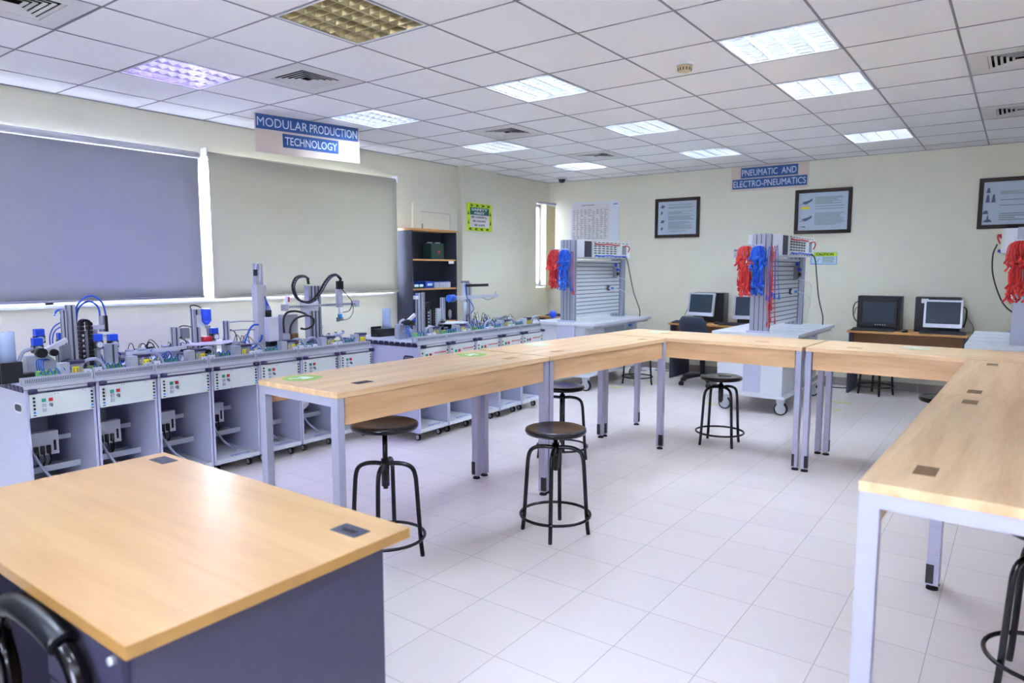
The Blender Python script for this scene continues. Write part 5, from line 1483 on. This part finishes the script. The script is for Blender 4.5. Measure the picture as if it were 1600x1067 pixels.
chain(664, 677, 474, 515, X2, 'black cable chain standing upright in front of the bookshelf')
t = place('pick_unit', 'slim post with a cable loop and small gripper in the middle of the second row', 'pick unit', 691, X2)
post(t, 691.5, .035, 465); MB().tube([loc(t, 694, 466), loc(t, 699, 469), loc(t, 702, 478), loc(t, 703, 484)], .003, 6).build('cable', 'plastic', t)
q = loc(t, 703, 490); MB().lathe((q.x, q.y, q.z-.05), [(.006, 0), (.018, .03), (.018, .07), (.006, .09)], 12).build('gripper', 'mid', t)
q = loc(t, 684, 482); MB().box(q.x-.02, q.y-.03, .06, q.x+.02, q.y+.03, q.z).build('slide_block', 'aluL', t)
MB().box(q.x-.02, q.y-.02, 0, q.x+.02, q.y+.02, .06).build('stand', 'alu', t)
clutter(t, q.y-.08, q.y+.12, .12, 5, seed=21)
t = place('indexing_table', 'white round indexing table with black drive in the second row', 'indexing table', 706, X2+.05)
q = loc(t, 706, 503); MB().lathe((0, 0, q.z-.012), [(.02, 0), (.15, .001), (.155, .01), (0, .012)], 36).build('round_table', 'white', t)
MB().cyl((0, -.05, 0), (0, -.05, q.z-.012), .04).build('table_drive', 'plastic', t)
MB().box(-.03, .03, 0, .03, .10, q.z-.02).build('stand', 'alu', t)
clutter(t, -.12, .14, .08, 4, ('pcb', 'mid'), 23)
t = place('cantilever_arm', 'tall grey column with two horizontal arms reaching right, second row', 'handling unit', 727, X2)
qa, qb, q2 = loc(t, 720, 442), loc(t, 732, 442), loc(t, 726, 442)
c_ = MB().box(0, qa.y+.02, 0, .04, qb.y, q2.z).build('column', 'alu', t)
m = MB()
for f_ in (.35, .7): m.box(.04, qa.y+(qb.y-qa.y)*f_-.005, .01, .041, qa.y+(qb.y-qa.y)*f_+.005, q2.z-.003)
m.build('groove', 'slot', c_)
MB().cyl((0, 0, q2.z), (0, 0, q2.z+.02), .045).build('column_cap', 'mid', t)
a, b = loc(t, 728, 446, X2+.06), loc(t, 762, 447, X2+.06); MB().box(.041, a.y, a.z-.014, .07, b.y, a.z+.012).build('upper_arm', 'plastic', t)
a, b = loc(t, 704, 465, X2+.06), loc(t, 776, 461, X2+.06); ar = MB().box(.041, a.y, b.z-.024, .085, b.y, b.z+.010).build('lower_arm', 'aluL', t)
MB().cyl((.06, a.y-.03, b.z-.01), (.06, a.y+.05, b.z-.01), .035).build('end_drive', 'bluet', ar)
MB().cyl((.06, b.y-.02, b.z+.01), (.06, b.y-.02, b.z+.045), .008).build('end_sensor', 'alu', ar)
MB().tube([loc(t, 727, 445, X2+.09), loc(t, 728, 457, X2+.09), loc(t, 731, 467, X2+.09), loc(t, 737, 474, X2+.09), loc(t, 740, 483, X2+.09), loc(t, 736, 489, X2+.09)], .005, 6).build('air_tube', 'bluet', t)
MB().tube([loc(t, 754, 465, X2+.09), loc(t, 762, 468, X2+.09), loc(t, 772, 465, X2+.09)], .004, 6).build('cable', 'greyhose', t)
q = loc(t, 728, 480, X2+.07); MB().cyl((.065, q.y, q.z-.07), (.065, q.y, q.z+.05), .02).build('gripper_cylinder', 'aluL', t)
clutter(t, qa.y-.05, qb.y+.14, .16, 6, ('alu', 'pcb'), 25, .04, .10)
t = place('conveyor', 'low conveyor crowded with tubes and fittings at the far end of the second row', 'conveyor', 768, X2)
a, b = loc(t, 740, 503), loc(t, 796, 497); zc = (a.z+b.z)/2-.01
MB().box(-.05, a.y, zc-.05, .05, b.y, zc-.015).build('conveyor_bed', 'alu', t)
MB().box(-.035, a.y-.02, zc-.015, .035, b.y+.02, zc-.01).build('belt', 'mid', t)
for yy in (a.y+.05, b.y-.05): MB().box(-.03, yy-.02, 0, .03, yy+.02, zc-.05).build('stand', 'alu', t)
clutter(t, a.y, b.y, zc+.03, 12, ('alu', 'mid', 'plastic'), 31)
t = place('slide_rack', 'bundle of thin inclined slides at the far end of the second row', 'slide rack', 782, X2-.1)
for k in range(3):
    a, b = loc(t, 766+5*k, 501-2*k), loc(t, 784+6*k, 497-1.5*k); MB().bar(a, b, .025, .016).build('slide', 'alu', t)
MB().box(-.02, a.y-.2, 0, .02, a.y+.02, a.z-.01).build('slide_base', 'alu', t)
fronts([(677, 659, 672), (719, 702, 727), (788, 749, 763), (823, 775, 797), (None, 804, 836)], R2X-.05, 'second row')
# filter regulator and box behind the far end of the second row
t = place('supply_cabinet', 'grey supply cabinet with a blue knob behind the far end of the second row', 'cabinet', 834, -5.1)
t.location.z = 0
MB().box(-.2, -.22, 0, .2, .22, .80).build('cabinet_body', 'duct', t, bevel=.005)
q = at_x(840, 504, -4.52); MB().cyl((.2, .15, .80), (.2, .15, .84), .02).lathe((.2, .15, .84), [(.01, 0), (.05, .01), (.055, .05), (.02, .09)], 16).build('blue_knob', 'blue', t)
